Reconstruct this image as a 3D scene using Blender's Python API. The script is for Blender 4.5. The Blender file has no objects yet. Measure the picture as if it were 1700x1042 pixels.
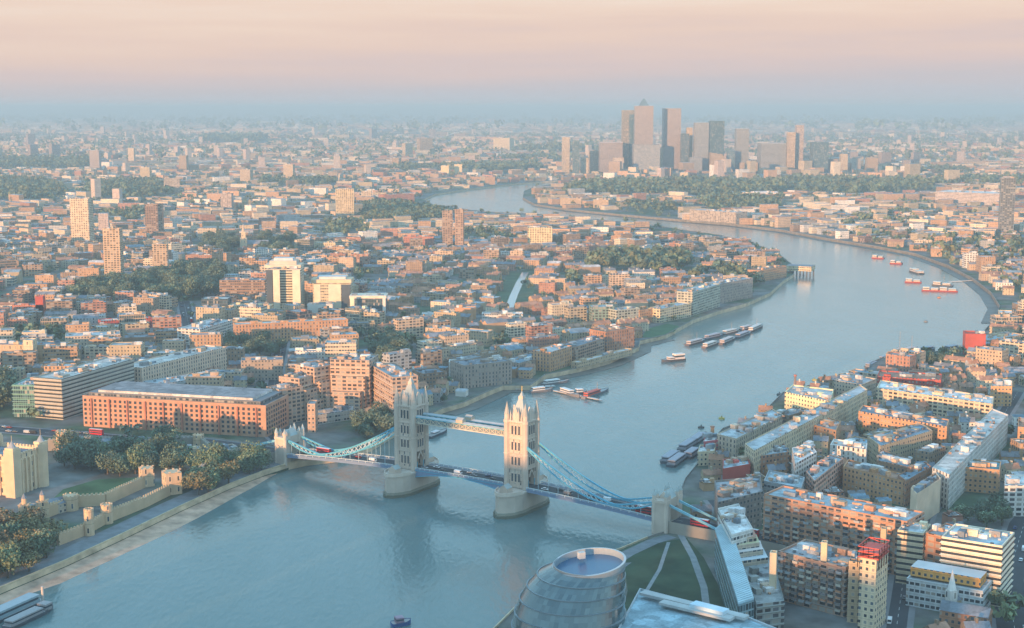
import bpy, bmesh, math, random
import numpy as np
from mathutils import Vector, Matrix
from mathutils.geometry import tessellate_polygon
R = math.radians
random.seed(7)
rng = np.random.default_rng(7)
S = bpy.context.scene
COL = S.collection

# ------------------------------------------------------------ camera
CH, F, PITCH = 244.0, 2330.0, R(8.37)
cam_d = bpy.data.cameras.new("camera")
cam = bpy.data.objects.new("camera", cam_d); COL.objects.link(cam)
cam.location = (0, 0, CH); cam.rotation_euler = (R(90) - PITCH, 0, 0)
cam_d.sensor_width = 36.0; cam_d.lens = 36.0 * F / 1700.0
cam_d.clip_start = 1.0; cam_d.clip_end = 250000.0
S.camera = cam

# ------------------------------------------------------------ sun and sky
SUN_AZ, SUN_EL = 212.0, 5.6          # compass-like, from +Y clockwise; degrees
sd = Vector((math.sin(R(SUN_AZ)) * math.cos(R(SUN_EL)), math.cos(R(SUN_AZ)) * math.cos(R(SUN_EL)), math.sin(R(SUN_EL))))
sun_d = bpy.data.lights.new("sun", 'SUN'); sun_d.energy = 4.5; sun_d.angle = R(0.6)
sun_d.color = (1.0, 0.515, 0.225)
sun = bpy.data.objects.new("sun", sun_d); COL.objects.link(sun)
sun.rotation_euler = sd.to_track_quat('Z', 'Y').to_euler(); sun.location = (-300, -600, 500)

W = bpy.data.worlds.new("World"); S.world = W; W.use_nodes = True
nt = W.node_tree; nt.nodes.clear()
def nn(t, typ, **k):
    n = t.nodes.new(typ)
    for a, b in k.items(): setattr(n, a, b)
    return n
out = nn(nt, 'ShaderNodeOutputWorld'); bg = nn(nt, 'ShaderNodeBackground'); bg.inputs[1].default_value = 0.1
sky = nn(nt, 'ShaderNodeTexSky', sky_type='NISHITA', sun_disc=False, sun_elevation=R(SUN_EL), sun_rotation=R(SUN_AZ))
sky.air_density = 1.4; sky.dust_density = 2.5; sky.ozone_density = 2.0
tc = nn(nt, 'ShaderNodeTexCoord'); sx = nn(nt, 'ShaderNodeSeparateXYZ')
nt.links.new(tc.outputs['Generated'], sx.inputs[0])
# thin streaks of high cloud shift the elevation a little
mp = nn(nt, 'ShaderNodeMapping'); mp.inputs['Scale'].default_value = (1.6, 1.6, 26)
mp.inputs['Rotation'].default_value = (0, R(2.2), 0)
nt.links.new(tc.outputs['Generated'], mp.inputs[0])
nz = nn(nt, 'ShaderNodeTexNoise'); nz.inputs['Scale'].default_value = 2.3; nz.inputs['Detail'].default_value = 5; nz.inputs['Roughness'].default_value = .55
nt.links.new(mp.outputs[0], nz.inputs[0])
sb = nn(nt, 'ShaderNodeMath', operation='SUBTRACT'); nt.links.new(nz.outputs[0], sb.inputs[0]); sb.inputs[1].default_value = .5
ml = nn(nt, 'ShaderNodeMath', operation='MULTIPLY'); nt.links.new(sb.outputs[0], ml.inputs[0]); nt.links.new(sx.outputs[2], ml.inputs[1])
ml2 = nn(nt, 'ShaderNodeMath', operation='MULTIPLY'); nt.links.new(ml.outputs[0], ml2.inputs[0]); ml2.inputs[1].default_value = 1.5
# the right of the sky is a little greyer: shift with x
mx = nn(nt, 'ShaderNodeMath', operation='MULTIPLY'); nt.links.new(sx.outputs[0], mx.inputs[0]); mx.inputs[1].default_value = -.022
ad = nn(nt, 'ShaderNodeMath', operation='ADD'); nt.links.new(sx.outputs[2], ad.inputs[0]); nt.links.new(ml2.outputs[0], ad.inputs[1])
ad2 = nn(nt, 'ShaderNodeMath', operation='ADD'); nt.links.new(ad.outputs[0], ad2.inputs[0]); nt.links.new(mx.outputs[0], ad2.inputs[1])
rp = nn(nt, 'ShaderNodeValToRGB'); nt.links.new(ad2.outputs[0], rp.inputs[0])
def srgb(r, g, b):
    f = lambda c: (c / 255 / 12.92 if c / 255 <= .04045 else ((c / 255 + .055) / 1.055) ** 2.4)
    return (f(r), f(g), f(b), 1)
KX = 1 / 2 ** 1.0
def dim(c, k): return (c[0] * k, c[1] * k, c[2] * k, 1)
stops = [(0.0, dim(srgb(190, 193, 201), KX)), (.006, dim(srgb(194, 194, 202), KX)), (.016, dim(srgb(201, 193, 197), KX)), (.028, dim(srgb(216, 196, 193), KX)),
         (.044, dim(srgb(228, 202, 190), KX)), (.062, dim(srgb(234, 209, 194), KX)), (.085, dim(srgb(237, 217, 203), KX)), (.14, dim(srgb(196, 216, 224), .80)), (.25, dim(srgb(160, 202, 220), 1.0)), (.6, dim(srgb(140, 188, 216), 1.0)), (1, dim(srgb(124, 174, 212), 1.0))]
cr = rp.color_ramp; cr.elements[0].position = 0; cr.elements[0].color = stops[0][1]; cr.elements[1].position = 1; cr.elements[1].color = stops[-1][1]
for p, c in stops[1:-1]:
    e = cr.elements.new(p); e.color = c
vm = nn(nt, 'ShaderNodeVectorMath', operation='SCALE'); nt.links.new(rp.outputs[0], vm.inputs[0]); vm.inputs['Scale'].default_value = 10.0
mxr = nn(nt, 'ShaderNodeMix', data_type='RGBA'); mxr.inputs[0].default_value = .95
nt.links.new(sky.outputs[0], mxr.inputs[6]); nt.links.new(vm.outputs[0], mxr.inputs[7])
nt.links.new(mxr.outputs[2], bg.inputs[0]); nt.links.new(bg.outputs[0], out.inputs[0])
S.view_settings.view_transform = 'Standard'; S.view_settings.look = 'None'
EXPO = 1.0; S.view_settings.exposure = EXPO + .13; S.view_settings.gamma = 1.0
S.cycles.max_bounces = 5; S.cycles.diffuse_bounces = 2; S.cycles.glossy_bounces = 3; S.cycles.volume_bounces = 1
S.cycles.transparent_max_bounces = 6; S.cycles.caustics_reflective = False; S.cycles.caustics_refractive = False
S.cycles.use_denoising = True
HAZE_C, HAZE_D = (.38, .55, .66, 1), .000122

# ------------------------------------------------------------ pixel <-> world
LAND = 4.0
cp, sp = math.cos(PITCH), math.sin(PITCH)
def P(px, py, z=LAND):
    a, b = (px - 850.0) / F, (521.0 - py) / F
    dx, dy, dz = a, cp + b * sp, -sp + b * cp
    t = (z - CH) / dz
    return Vector((dx * t, dy * t, z))
def proj(x, y, z):
    zc = y * cp - (z - CH) * sp
    u = y * sp + (z - CH) * cp
    return 850 + F * x / zc, 521 - F * u / zc
def top_h(p, py, base=LAND):       # height of a point above p seen at row py
    b = (521.0 - py) / F
    # (y*sp+(z-CH)cp)/(y*cp-(z-CH)sp)=b
    zz = p.y * (b * cp - sp) / (cp + b * sp)
    return zz + CH - base

# ------------------------------------------------------------ materials
def mat(name, color=(.5, .5, .5), rough=.8, metal=0.0, spec=.5, noise=.0, nscale=.2, emit=None):
    m = bpy.data.materials.new(name); m.use_nodes = True
    t = m.node_tree; b = t.nodes['Principled BSDF']
    b.inputs['Base Color'].default_value = (*color[:3], 1); b.inputs['Roughness'].default_value = rough
    b.inputs['Metallic'].default_value = metal; b.inputs['Specular IOR Level'].default_value = spec
    if noise:
        g = nn(t, 'ShaderNodeNewGeometry'); n = nn(t, 'ShaderNodeTexNoise'); n.inputs['Scale'].default_value = nscale; n.inputs['Detail'].default_value = 4
        t.links.new(g.outputs['Position'], n.inputs[0])
        mr = nn(t, 'ShaderNodeMapRange'); mr.inputs[1].default_value = .3; mr.inputs[2].default_value = .7; mr.inputs[3].default_value = 1 - noise; mr.inputs[4].default_value = 1 + noise
        t.links.new(n.outputs[0], mr.inputs[0])
        v = nn(t, 'ShaderNodeVectorMath', operation='SCALE'); v.inputs[0].default_value = color[:3]; t.links.new(mr.outputs[0], v.inputs['Scale'])
        t.links.new(v.outputs[0], b.inputs['Base Color'])
    return m

def mth(t, op, a, b=None, c=None):
    n = nn(t, 'ShaderNodeMath', operation=op)
    for i, v in enumerate((a, b, c)):
        if v is None: continue
        if isinstance(v, (int, float)): n.inputs[i].default_value = v
        else: t.links.new(v, n.inputs[i])
    return n.outputs[0]

def tinted(name, rough=.85, noise=.12, nscale=.12):
    """colour of each face from the mesh's own 'tint' attribute (what it is painted or built of)"""
    m = bpy.data.materials.new(name); m.use_nodes = True; t = m.node_tree; b = t.nodes['Principled BSDF']
    a = nn(t, 'ShaderNodeAttribute', attribute_name='tint')
    g = nn(t, 'ShaderNodeNewGeometry'); n = nn(t, 'ShaderNodeTexNoise'); n.inputs['Scale'].default_value = nscale; n.inputs['Detail'].default_value = 3
    t.links.new(g.outputs['Position'], n.inputs[0])
    mr = nn(t, 'ShaderNodeMapRange'); mr.inputs[1].default_value = .3; mr.inputs[2].default_value = .7; mr.inputs[3].default_value = 1 - noise; mr.inputs[4].default_value = 1 + noise
    t.links.new(n.outputs[0], mr.inputs[0])
    v = nn(t, 'ShaderNodeVectorMath', operation='SCALE'); t.links.new(a.outputs['Color'], v.inputs[0]); t.links.new(mr.outputs[0], v.inputs['Scale'])
    t.links.new(v.outputs[0], b.inputs['Base Color']); b.inputs['Roughness'].default_value = rough
    b.inputs['Specular IOR Level'].default_value = .3
    return m

def facade(name, pu, pv, wu, wv, v0=.28, glass=(.07, .085, .10), bright=.25, rough=.18):
    """wall with real-size window openings laid out in metres (UV: metres along the wall, metres up)"""
    m = tinted(name, .85, .10, .08); t = m.node_tree; b = t.nodes['Principled BSDF']
    o = [n for n in t.nodes if n.type == 'OUTPUT_MATERIAL'][0]
    uv = nn(t, 'ShaderNodeUVMap', uv_map='UVMap'); s = nn(t, 'ShaderNodeSeparateXYZ'); t.links.new(uv.outputs[0], s.inputs[0])
    U = mth(t, 'DIVIDE', s.outputs[0], pu); V = mth(t, 'DIVIDE', s.outputs[1], pv)
    fu, fv = mth(t, 'FRACT', U), mth(t, 'FRACT', V)
    a1 = mth(t, 'LESS_THAN', mth(t, 'ABSOLUTE', mth(t, 'SUBTRACT', fu, .5)), wu / 2)
    a2 = mth(t, 'GREATER_THAN', fv, v0); a3 = mth(t, 'LESS_THAN', fv, v0 + wv)
    geo = nn(t, 'ShaderNodeNewGeometry'); sn = nn(t, 'ShaderNodeSeparateXYZ'); t.links.new(geo.outputs['True Normal'], sn.inputs[0])
    vert = mth(t, 'LESS_THAN', mth(t, 'ABSOLUTE', sn.outputs[2]), .3)
    w = mth(t, 'MULTIPLY', mth(t, 'MULTIPLY', a1, a2), mth(t, 'MULTIPLY', a3, vert))
    cx = nn(t, 'ShaderNodeCombineXYZ'); t.links.new(mth(t, 'FLOOR', U), cx.inputs[0]); t.links.new(mth(t, 'FLOOR', V), cx.inputs[1])
    oi = nn(t, 'ShaderNodeObjectInfo'); t.links.new(mth(t, 'MULTIPLY', oi.outputs['Random'], 97.), cx.inputs[2])
    wn = nn(t, 'ShaderNodeTexWhiteNoise'); t.links.new(cx.outputs[0], wn.inputs[0])
    sky_pane = mth(t, 'GREATER_THAN', wn.outputs[0], 1 - bright)  # random panes painted paler for the sky they would reflect
    gv = nn(t, 'ShaderNodeValToRGB'); t.links.new(wn.outputs[0], gv.inputs[0]); gv.color_ramp.interpolation = 'CONSTANT'
    gv.color_ramp.elements[0].color = (*glass, 1); gv.color_ramp.elements[1].position = .45; gv.color_ramp.elements[1].color = (*[q * .55 for q in glass], 1)
    for ps, kk in ((.6, 1.7), (.72, 1.0)): e_ = gv.color_ramp.elements.new(ps); e_.color = (*[q * kk for q in glass], 1)
    gm = nn(t, 'ShaderNodeMix', data_type='RGBA'); t.links.new(sky_pane, gm.inputs[0]); t.links.new(gv.outputs[0], gm.inputs[6]); gm.inputs[7].default_value = (.34, .31, .27, 1)
    # lighter surround, storey line and weather streaks on the wall itself
    s1 = mth(t, 'LESS_THAN', mth(t, 'ABSOLUTE', mth(t, 'SUBTRACT', fu, .5)), wu / 2 + .05); s2 = mth(t, 'GREATER_THAN', fv, v0 - .06); s3 = mth(t, 'LESS_THAN', fv, v0 + wv + .05)
    sur = mth(t, 'MULTIPLY', mth(t, 'MULTIPLY', s1, s2), mth(t, 'MULTIPLY', s3, vert)); ln_ = mth(t, 'MULTIPLY', mth(t, 'LESS_THAN', fv, .07), vert)
    mpv = nn(t, 'ShaderNodeMapping'); mpv.inputs['Scale'].default_value = (.55, .06, 1); t.links.new(uv.outputs[0], mpv.inputs[0]); sn_ = nn(t, 'ShaderNodeTexNoise'); sn_.inputs['Scale'].default_value = 1.0; sn_.inputs['Detail'].default_value = 4; t.links.new(mpv.outputs[0], sn_.inputs[0])
    k1 = mth(t, 'ADD', mth(t, 'MULTIPLY', sur, .22), mth(t, 'ADD', mth(t, 'MULTIPLY', ln_, -.25), mth(t, 'ADD', mth(t, 'MULTIPLY', sn_.outputs[0], .7), .65)))
    vs = nn(t, 'ShaderNodeVectorMath', operation='SCALE'); src = b.inputs['Base Color'].links[0].from_socket; t.links.new(src, vs.inputs[0]); t.links.new(k1, vs.inputs['Scale']); t.links.new(vs.outputs[0], b.inputs['Base Color'])
    g = nn(t, 'ShaderNodeBsdfPrincipled'); t.links.new(gm.outputs[2], g.inputs['Base Color']); g.inputs['Roughness'].default_value = rough
    mx = nn(t, 'ShaderNodeMixShader'); t.links.new(w, mx.inputs[0]); t.links.new(b.outputs[0], mx.inputs[1]); t.links.new(g.outputs[0], mx.inputs[2])
    t.links.new(mx.outputs[0], o.inputs[0])
    return m

FAC = {
 'punch': facade('wall_with_punched_windows', 2.9, 3.2, .46, .46),
 'house': facade('house_wall_with_windows', 3.4, 2.9, .36, .45),
 'ribbon': facade('wall_with_ribbon_windows', 2.6, 3.4, .80, .44, .34, (.06, .075, .09), .3),
 'glass': facade('glazed_curtain_wall', 1.8, 3.7, .86, .80, .1, (.05, .085, .10), .12, .12),
 'balcony': facade('wall_with_deep_balconies', 4.2, 3.0, .72, .58, .30, (.08, .08, .085), .3),
 'plain': tinted('plain_wall'),
 'stripe': facade('banded_concrete_wall', 60., 3.1, 1.0, .42, .40, (.05, .055, .06), .0),
 'slit': facade('stone_wall_with_slit_windows', 5.2, 7.0, .20, .42, .3),
 'fin': facade('wall_with_tall_bays', 3.3, 3.3, .40, .66, .2, (.10, .11, .12), .2),
}
ROOF = tinted('roof_covering', .9, .22, .10)
def roof_panels(m):
    t = m.node_tree; b = t.nodes['Principled BSDF']; g = nn(t, 'ShaderNodeNewGeometry')
    v = nn(t, 'ShaderNodeTexVoronoi'); v.inputs['Scale'].default_value = .22; t.links.new(g.outputs['Position'], v.inputs[0]); n = nn(t, 'ShaderNodeTexNoise'); n.inputs['Scale'].default_value = .9; n.inputs['Detail'].default_value = 5; t.links.new(g.outputs['Position'], n.inputs[0])
    sx_ = nn(t, 'ShaderNodeSeparateColor'); t.links.new(v.outputs['Color'], sx_.inputs[0])
    k = mth(t, 'ADD', mth(t, 'MULTIPLY', sx_.outputs[0], .5), mth(t, 'ADD', mth(t, 'MULTIPLY', n.outputs[0], .7), .38))
    vs = nn(t, 'ShaderNodeVectorMath', operation='SCALE'); src = b.inputs['Base Color'].links[0].from_socket; t.links.new(src, vs.inputs[0]); t.links.new(k, vs.inputs['Scale']); t.links.new(vs.outputs[0], b.inputs['Base Color'])
roof_panels(ROOF)
GLASS = mat('window_glass', (.04, .055, .07), .12, spec=.6)
METAL = mat('painted_steel', (.35, .37, .40), .5, .2)

# ------------------------------------------------------------ mesh builder
class MB:
    def __init__(s): s.v = []; s.f = []; s.mi = []; s.uv = []; s.c = []
    def face(s, pts, mi=0, c=(.5, .5, .5), uv=None):
        b = len(s.v); s.v += [tuple(p) for p in pts]; n = len(pts)
        s.f.append(tuple(range(b, b + n))); s.mi.append(mi); s.c.append(c); s.uv += (uv if uv else [(0, 0)] * n)
        return s
    def prism(s, poly, z0, z1, c=(.5, .5, .5), mi=0, ct=None, mt=None, top=True, bottom=False, taper=1.0, seed=0.0):
        """poly: ccw list of (x,y)"""
        n = len(poly); cx = sum(p[0] for p in poly) / n; cy = sum(p[1] for p in poly) / n
        tp = [(cx + (p[0] - cx) * taper, cy + (p[1] - cy) * taper) for p in poly]
        u = seed
        for i in range(n):
            a, b = poly[i], poly[(i + 1) % n]; ta, tb = tp[i], tp[(i + 1) % n]
            L = math.hypot(b[0] - a[0], b[1] - a[1])
            s.face([(a[0], a[1], z0), (b[0], b[1], z0), (tb[0], tb[1], z1), (ta[0], ta[1], z1)], mi, c,
                   [(u, 0), (u + L, 0), (u + L, z1 - z0), (u, z1 - z0)])
            u += L
        if top: s.face([(p[0], p[1], z1) for p in tp], mi if mt is None else mt, ct or c)
        if bottom: s.face([(p[0], p[1], z0) for p in reversed(poly)], mi, c)
        return s
    def box(s, cx, cy, z0, z1, lx, ly, a=0.0, **k):
        ca, sa = math.cos(a), math.sin(a)
        q = [(-lx / 2, -ly / 2), (lx / 2, -ly / 2), (lx / 2, ly / 2), (-lx / 2, ly / 2)]
        return s.prism([(cx + x * ca - y * sa, cy + x * sa + y * ca) for x, y in q], z0, z1, **k)
    def gable(s, cx, cy, z0, rise, lx, ly, a, c, mi=0, cg=None, mg=None, hip=0.0):
        """pitched roof, ridge along local x"""
        ca, sa = math.cos(a), math.sin(a)
        T = lambda x, y, z: (cx + x * ca - y * sa, cy + x * sa + y * ca, z)
        hx, hy = lx / 2, ly / 2; r = hx - hip
        A, B, C_, D = T(-hx, -hy, z0), T(hx, -hy, z0), T(hx, hy, z0), T(-hx, hy, z0); E, G = T(-r, 0, z0 + rise), T(r, 0, z0 + rise)
        s.face([A, B, G, E], mi, c); s.face([C_, D, E, G], mi, c)
        s.face([B, C_, G], mi if mg is None else mg, cg or c); s.face([D, A, E], mi if mg is None else mg, cg or c)
        return s
    def bar(s, p, q, w, c=(.5, .5, .5), mi=0, h=None):
        p, q = Vector(p), Vector(q); d = (q - p)
        if d.length < 1e-6: return s
        d.normalize(); up = Vector((0, 0, 1)) if abs(d.z) < .9 else Vector((1, 0, 0))
        a = d.cross(up).normalized(); b = a.cross(d).normalized(); h = h or w
        o = [a * (-w / 2) + b * (-h / 2), a * (w / 2) + b * (-h / 2), a * (w / 2) + b * (h / 2), a * (-w / 2) + b * (h / 2)]
        P0 = [p + k for k in o]; P1 = [q + k for k in o]
        for i in range(4):
            j = (i + 1) % 4; s.face([P0[j], P0[i], P1[i], P1[j]], mi, c)
        s.face(P0, mi, c); s.face(P1[::-1], mi, c)
        return s
    def cyl(s, cx, cy, z0, z1, r, n=10, r2=None, c=(.5, .5, .5), mi=0, top=True, **k):
        r2 = r if r2 is None else r2
        ang = [2 * math.pi * i / n for i in range(n)]
        for i in range(n):
            a, b = ang[i], ang[(i + 1) % n]
            p = [(cx + r * math.cos(a), cy + r * math.sin(a), z0), (cx + r * math.cos(b), cy + r * math.sin(b), z0)]
            if r2 > 1e-4: p += [(cx + r2 * math.cos(b), cy + r2 * math.sin(b), z1), (cx + r2 * math.cos(a), cy + r2 * math.sin(a), z1)]
            else: p += [(cx, cy, z1)]
            L = 2 * math.pi * r / n
            s.face(p, mi, c, [(i * L, 0), (i * L + L, 0), (i * L + L, z1 - z0), (i * L, z1 - z0)][:len(p)])
        if top and r2 > 1e-4: s.face([(cx + r2 * math.cos(a), cy + r2 * math.sin(a), z1) for a in ang], mi, c)
        return s
    def build(s, name, mats, parent=None, smooth=False):
        me = bpy.data.meshes.new(name)
        o = Vector((0, 0, 0)) if parent is None else world_loc(parent)
        me.from_pydata([(a - o.x, b - o.y, c - o.z) for a, b, c in s.v], [], s.f)
        if not isinstance(mats, (list, tuple)): mats = [mats]
        for m in mats: me.materials.append(m)
        me.polygons.foreach_set('material_index', s.mi)
        uvl = me.uv_layers.new(name='UVMap'); uvl.data.foreach_set('uv', [t for q in s.uv for t in q])
        at = me.attributes.new('tint', 'FLOAT_COLOR', 'FACE'); at.data.foreach_set('color', [t for q in s.c for t in (q[0], q[1], q[2], 1.0)])
        if smooth: me.polygons.foreach_set('use_smooth', [True] * len(me.polygons))
        ob = bpy.data.objects.new(name, me); COL.objects.link(ob)
        if parent is not None: ob.parent = parent
        return ob
def world_loc(o):
    l = Vector((0, 0, 0))
    while o is not None: l = l + o.location; o = o.parent
    return l
def tag(o, label=None, cat=None, group=None, kind=None):
    if label: o['label'] = label
    if cat: o['category'] = cat
    if group: o['group'] = group
    if kind: o['kind'] = kind
    return o
def thing(name, label, cat, loc, group=None):
    o = bpy.data.objects.new(name, None); COL.objects.link(o); o.location = loc; o.empty_display_size = 2
    return tag(o, label, cat, group)
def copy_tree(o, parent=None):
    c = o.copy(); COL.objects.link(c); c.parent = parent
    for ch in [x for x in KIDS.get(o.name, [])]: copy_tree(ch, c)
    return c
KIDS = {}
def reg(root):
    """remember the children of a prototype (by name) so copying needs no search"""
    for ch in list(bpy.data.objects):
        if ch.parent is not None:
            KIDS.setdefault(ch.parent.name, [])
            if ch not in KIDS[ch.parent.name]: KIDS[ch.parent.name].append(ch)

# ------------------------------------------------------------ river, land, water
LB = [(-700, 1290), (-300, 1108), (-60, 1002), (0, 977), (110, 931), (200, 889), (300, 841), (380, 805), (440, 782), (478, 770), (505, 764), (560, 757), (615, 740), (655, 716), (705, 692), (735, 678),
      (770, 668), (812, 649), (835, 640), (880, 640), (905, 622), (960, 611), (1010, 598), (1060, 576), (1062, 566), (1105, 556), (1150, 531), (1190, 517), (1240, 503), (1278, 486), (1300, 466), (1318, 455), (1316, 440),
      (1290, 420), (1250, 404), (1190, 389), (1110, 378), (1030, 368), (950, 361), (880, 354), (815, 352), (765, 347), (722, 341), (702, 331), (722, 322), (780, 313), (850, 305), (900, 301), (985, 297)]
RB = [(1000, 300), (925, 304), (885, 311), (870, 317), (868, 328), (888, 339), (950, 348), (1040, 357), (1120, 364), (1210, 371), (1300, 382), (1380, 397), (1450, 408), (1520, 421), (1575, 441), (1615, 462), (1645, 485), (1660, 508),
      (1650, 532), (1628, 556), (1600, 577), (1555, 584), (1510, 588), (1470, 592), (1445, 603), (1440, 622), (1375, 632), (1300, 652), (1262, 690), (1200, 712), (1172, 742), (1160, 768), (1138, 795), (1128, 820), (1118, 850), (1110, 882), (1075, 893),
      (1030, 912), (960, 935), (880, 985), (835, 1030), (790, 1075), (640, 1250)]
LBW = [P(*p) for p in LB]; RBW = [P(*p) for p in RB]
bank_l = [(v.x, v.y) for v in LBW]; bank_r = [(v.x, v.y) for v in RBW]
RIVER = np.array(bank_l + bank_r)
def inside(poly, x, y):
    poly = np.asarray(poly); x = np.asarray(x, float); y = np.asarray(y, float)
    r = np.zeros(x.shape, bool); n = len(poly); j = n - 1
    for i in range(n):
        xi, yi = poly[i]; xj, yj = poly[j]
        c = ((yi > y) != (yj > y)) & (x < (xj - xi) * (y - yi) / (yj - yi + 1e-12) + xi)
        r ^= c; j = i
    return r
def seg_dist(path, x, y):
    x = np.asarray(x, float); y = np.asarray(y, float); best = np.full(x.shape, 1e9)
    for (ax, ay), (bx, by) in zip(path[:-1], path[1:]):
        dx, dy = bx - ax, by - ay; t = np.clip(((x - ax) * dx + (y - ay) * dy) / (dx * dx + dy * dy + 1e-9), 0, 1)
        best = np.minimum(best, np.hypot(x - ax - t * dx, y - ay - t * dy))
    return best

def ground_mat():
    m = bpy.data.materials.new('city_ground'); m.use_nodes = True; t = m.node_tree; b = t.nodes['Principled BSDF']
    g = nn(t, 'ShaderNodeNewGeometry')
    def noise(sc, det=4):
        n = nn(t, 'ShaderNodeTexNoise'); n.inputs['Scale'].default_value = sc; n.inputs['Detail'].default_value = det; t.links.new(g.outputs['Position'], n.inputs[0]); return n
    r1 = nn(t, 'ShaderNodeValToRGB'); t.links.new(noise(.011, 6).outputs[0], r1.inputs[0])
    e = r1.color_ramp.elements; e[0].position = .40; e[0].color = (.17, .17, .165, 1); e[1].position = .58; e[1].color = (.07, .11, .065, 1)
    k = e_ = r1.color_ramp.elements.new(.49); k.color = (.15, .14, .125, 1)
    r2 = nn(t, 'ShaderNodeMapRange'); r2.inputs[1].default_value = .3; r2.inputs[2].default_value = .7; r2.inputs[3].default_value = .65; r2.inputs[4].default_value = 1.4
    t.links.new(noise(.07, 5).outputs[0], r2.inputs[0])
    v = nn(t, 'ShaderNodeVectorMath', operation='SCALE'); t.links.new(r1.outputs[0], v.inputs[0]); t.links.new(r2.outputs[0], v.inputs['Scale'])
    t.links.new(v.outputs[0], b.inputs['Base Color']); b.inputs['Roughness'].default_value = .95; b.inputs['Specular IOR Level'].default_value = .2
    return m
FARY = 120000.0
outer = [(-90000, FARY), (90000, FARY), (90000, -6000), (bank_r[-1][0] + 300, -6000)]
def sheet(name, poly, z, m, label=None, cat=None, kind='structure', parent=None):
    pts = [Vector((x, y, 0)) for x, y in poly]
    o = Vector((0, 0, 0)) if parent is None else world_loc(parent)
    tr = tessellate_polygon([pts]); me = bpy.data.meshes.new(name)
    fs = []
    for a, b_, c in tr:
        n = (pts[b_] - pts[a]).cross(pts[c] - pts[a]).z
        fs.append((a, b_, c) if n > 0 else (a, c, b_))
    me.from_pydata([(x - o.x, y - o.y, z - o.z) for x, y in poly], [], fs); me.materials.append(m)
    ob = bpy.data.objects.new(name, me); COL.objects.link(ob)
    if kind: ob['kind'] = kind
    if label: ob['label'] = label
    if cat: ob['category'] = cat
    if parent is not None: ob.parent = parent
    return ob
land = bank_l + bank_r + [(bank_r[-1][0] + 300, -6000), (90000, -6000), (90000, FARY), (-90000, FARY), (-90000, -6000), (bank_l[0][0] - 800, -6000)]
# far edges stay straight; the river is the notch that runs up from the camera side
ground = sheet('ground', land, LAND, ground_mat(), 'built up ground of streets, yards and gardens under the whole city', 'ground')

def water_mat():
    m = bpy.data.materials.new('river_water'); m.use_nodes = True; t = m.node_tree; b = t.nodes['Principled BSDF']
    g = nn(t, 'ShaderNodeNewGeometry')
    b.inputs['Base Color'].default_value = (.12, .205, .215, 1); b.inputs['Roughness'].default_value = .16; b.inputs['IOR'].default_value = 1.33
    b.inputs['Specular IOR Level'].default_value = .5
    mp = nn(t, 'ShaderNodeMapping'); mp.inputs['Scale'].default_value = (1, .45, 1); mp.inputs['Rotation'].default_value = (0, 0, R(25)); t.links.new(g.outputs['Position'], mp.inputs[0])
    n1 = nn(t, 'ShaderNodeTexNoise'); n1.inputs['Scale'].default_value = .35; n1.inputs['Detail'].default_value = 5; t.links.new(mp.outputs[0], n1.inputs[0])
    bu = nn(t, 'ShaderNodeBump'); bu.inputs['Strength'].default_value = .42; bu.inputs['Distance'].default_value = .8; t.links.new(n1.outputs[0], bu.inputs['Height'])
    t.links.new(bu.outputs[0], b.inputs['Normal'])
    n2 = nn(t, 'ShaderNodeTexNoise'); n2.inputs['Scale'].default_value = .012; n2.inputs['Detail'].default_value = 5; n2.inputs['Distortion'].default_value = .8; t.links.new(mp.outputs[0], n2.inputs[0])
    mr = nn(t, 'ShaderNodeMapRange'); mr.inputs[1].default_value = .35; mr.inputs[2].default_value = .65; mr.inputs[3].default_value = .09; mr.inputs[4].default_value = .15; t.links.new(n2.outputs[0], mr.inputs[0])
    t.links.new(mr.outputs[0], b.inputs['Roughness'])
    # silt bands drifting with the current
    mp3 = nn(t, 'ShaderNodeMapping'); mp3.inputs['Scale'].default_value = (1, .3, 1); mp3.inputs['Rotation'].default_value = (0, 0, R(-35)); t.links.new(g.outputs['Position'], mp3.inputs[0])
    n3 = nn(t, 'ShaderNodeTexNoise'); n3.inputs['Scale'].default_value = .02; n3.inputs['Detail'].default_value = 7; n3.inputs['Roughness'].default_value = .62; n3.inputs['Distortion'].default_value = 1.6; t.links.new(mp3.outputs[0], n3.inputs[0])
    r3 = nn(t, 'ShaderNodeValToRGB'); t.links.new(n3.outputs[0], r3.inputs[0]); r3.color_ramp.elements[0].position = .38; r3.color_ramp.elements[0].color = (.120, .182, .178, 1); r3.color_ramp.elements[1].position = .68; r3.color_ramp.elements[1].color = (.138, .200, .198, 1)
    t.links.new(r3.outputs[0], b.inputs['Base Color'])
    n4 = nn(t, 'ShaderNodeTexNoise'); n4.inputs['Scale'].default_value = .09; n4.inputs['Detail'].default_value = 6; t.links.new(mp.outputs[0], n4.inputs[0])
    b2 = nn(t, 'ShaderNodeBump'); b2.inputs['Strength'].default_value = .12; b2.inputs['Distance'].default_value = 2.2; t.links.new(n4.outputs[0], b2.inputs['Height']); t.links.new(b2.outputs[0], bu.inputs['Normal'])
    return m
WATER = water_mat()
water = sheet('river', [(-2500, -6000), (6000, -6000), (6000, 7000), (-2500, 7000)], 0.0, WATER, 'broad bluish river winding through the city', 'river')

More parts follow.
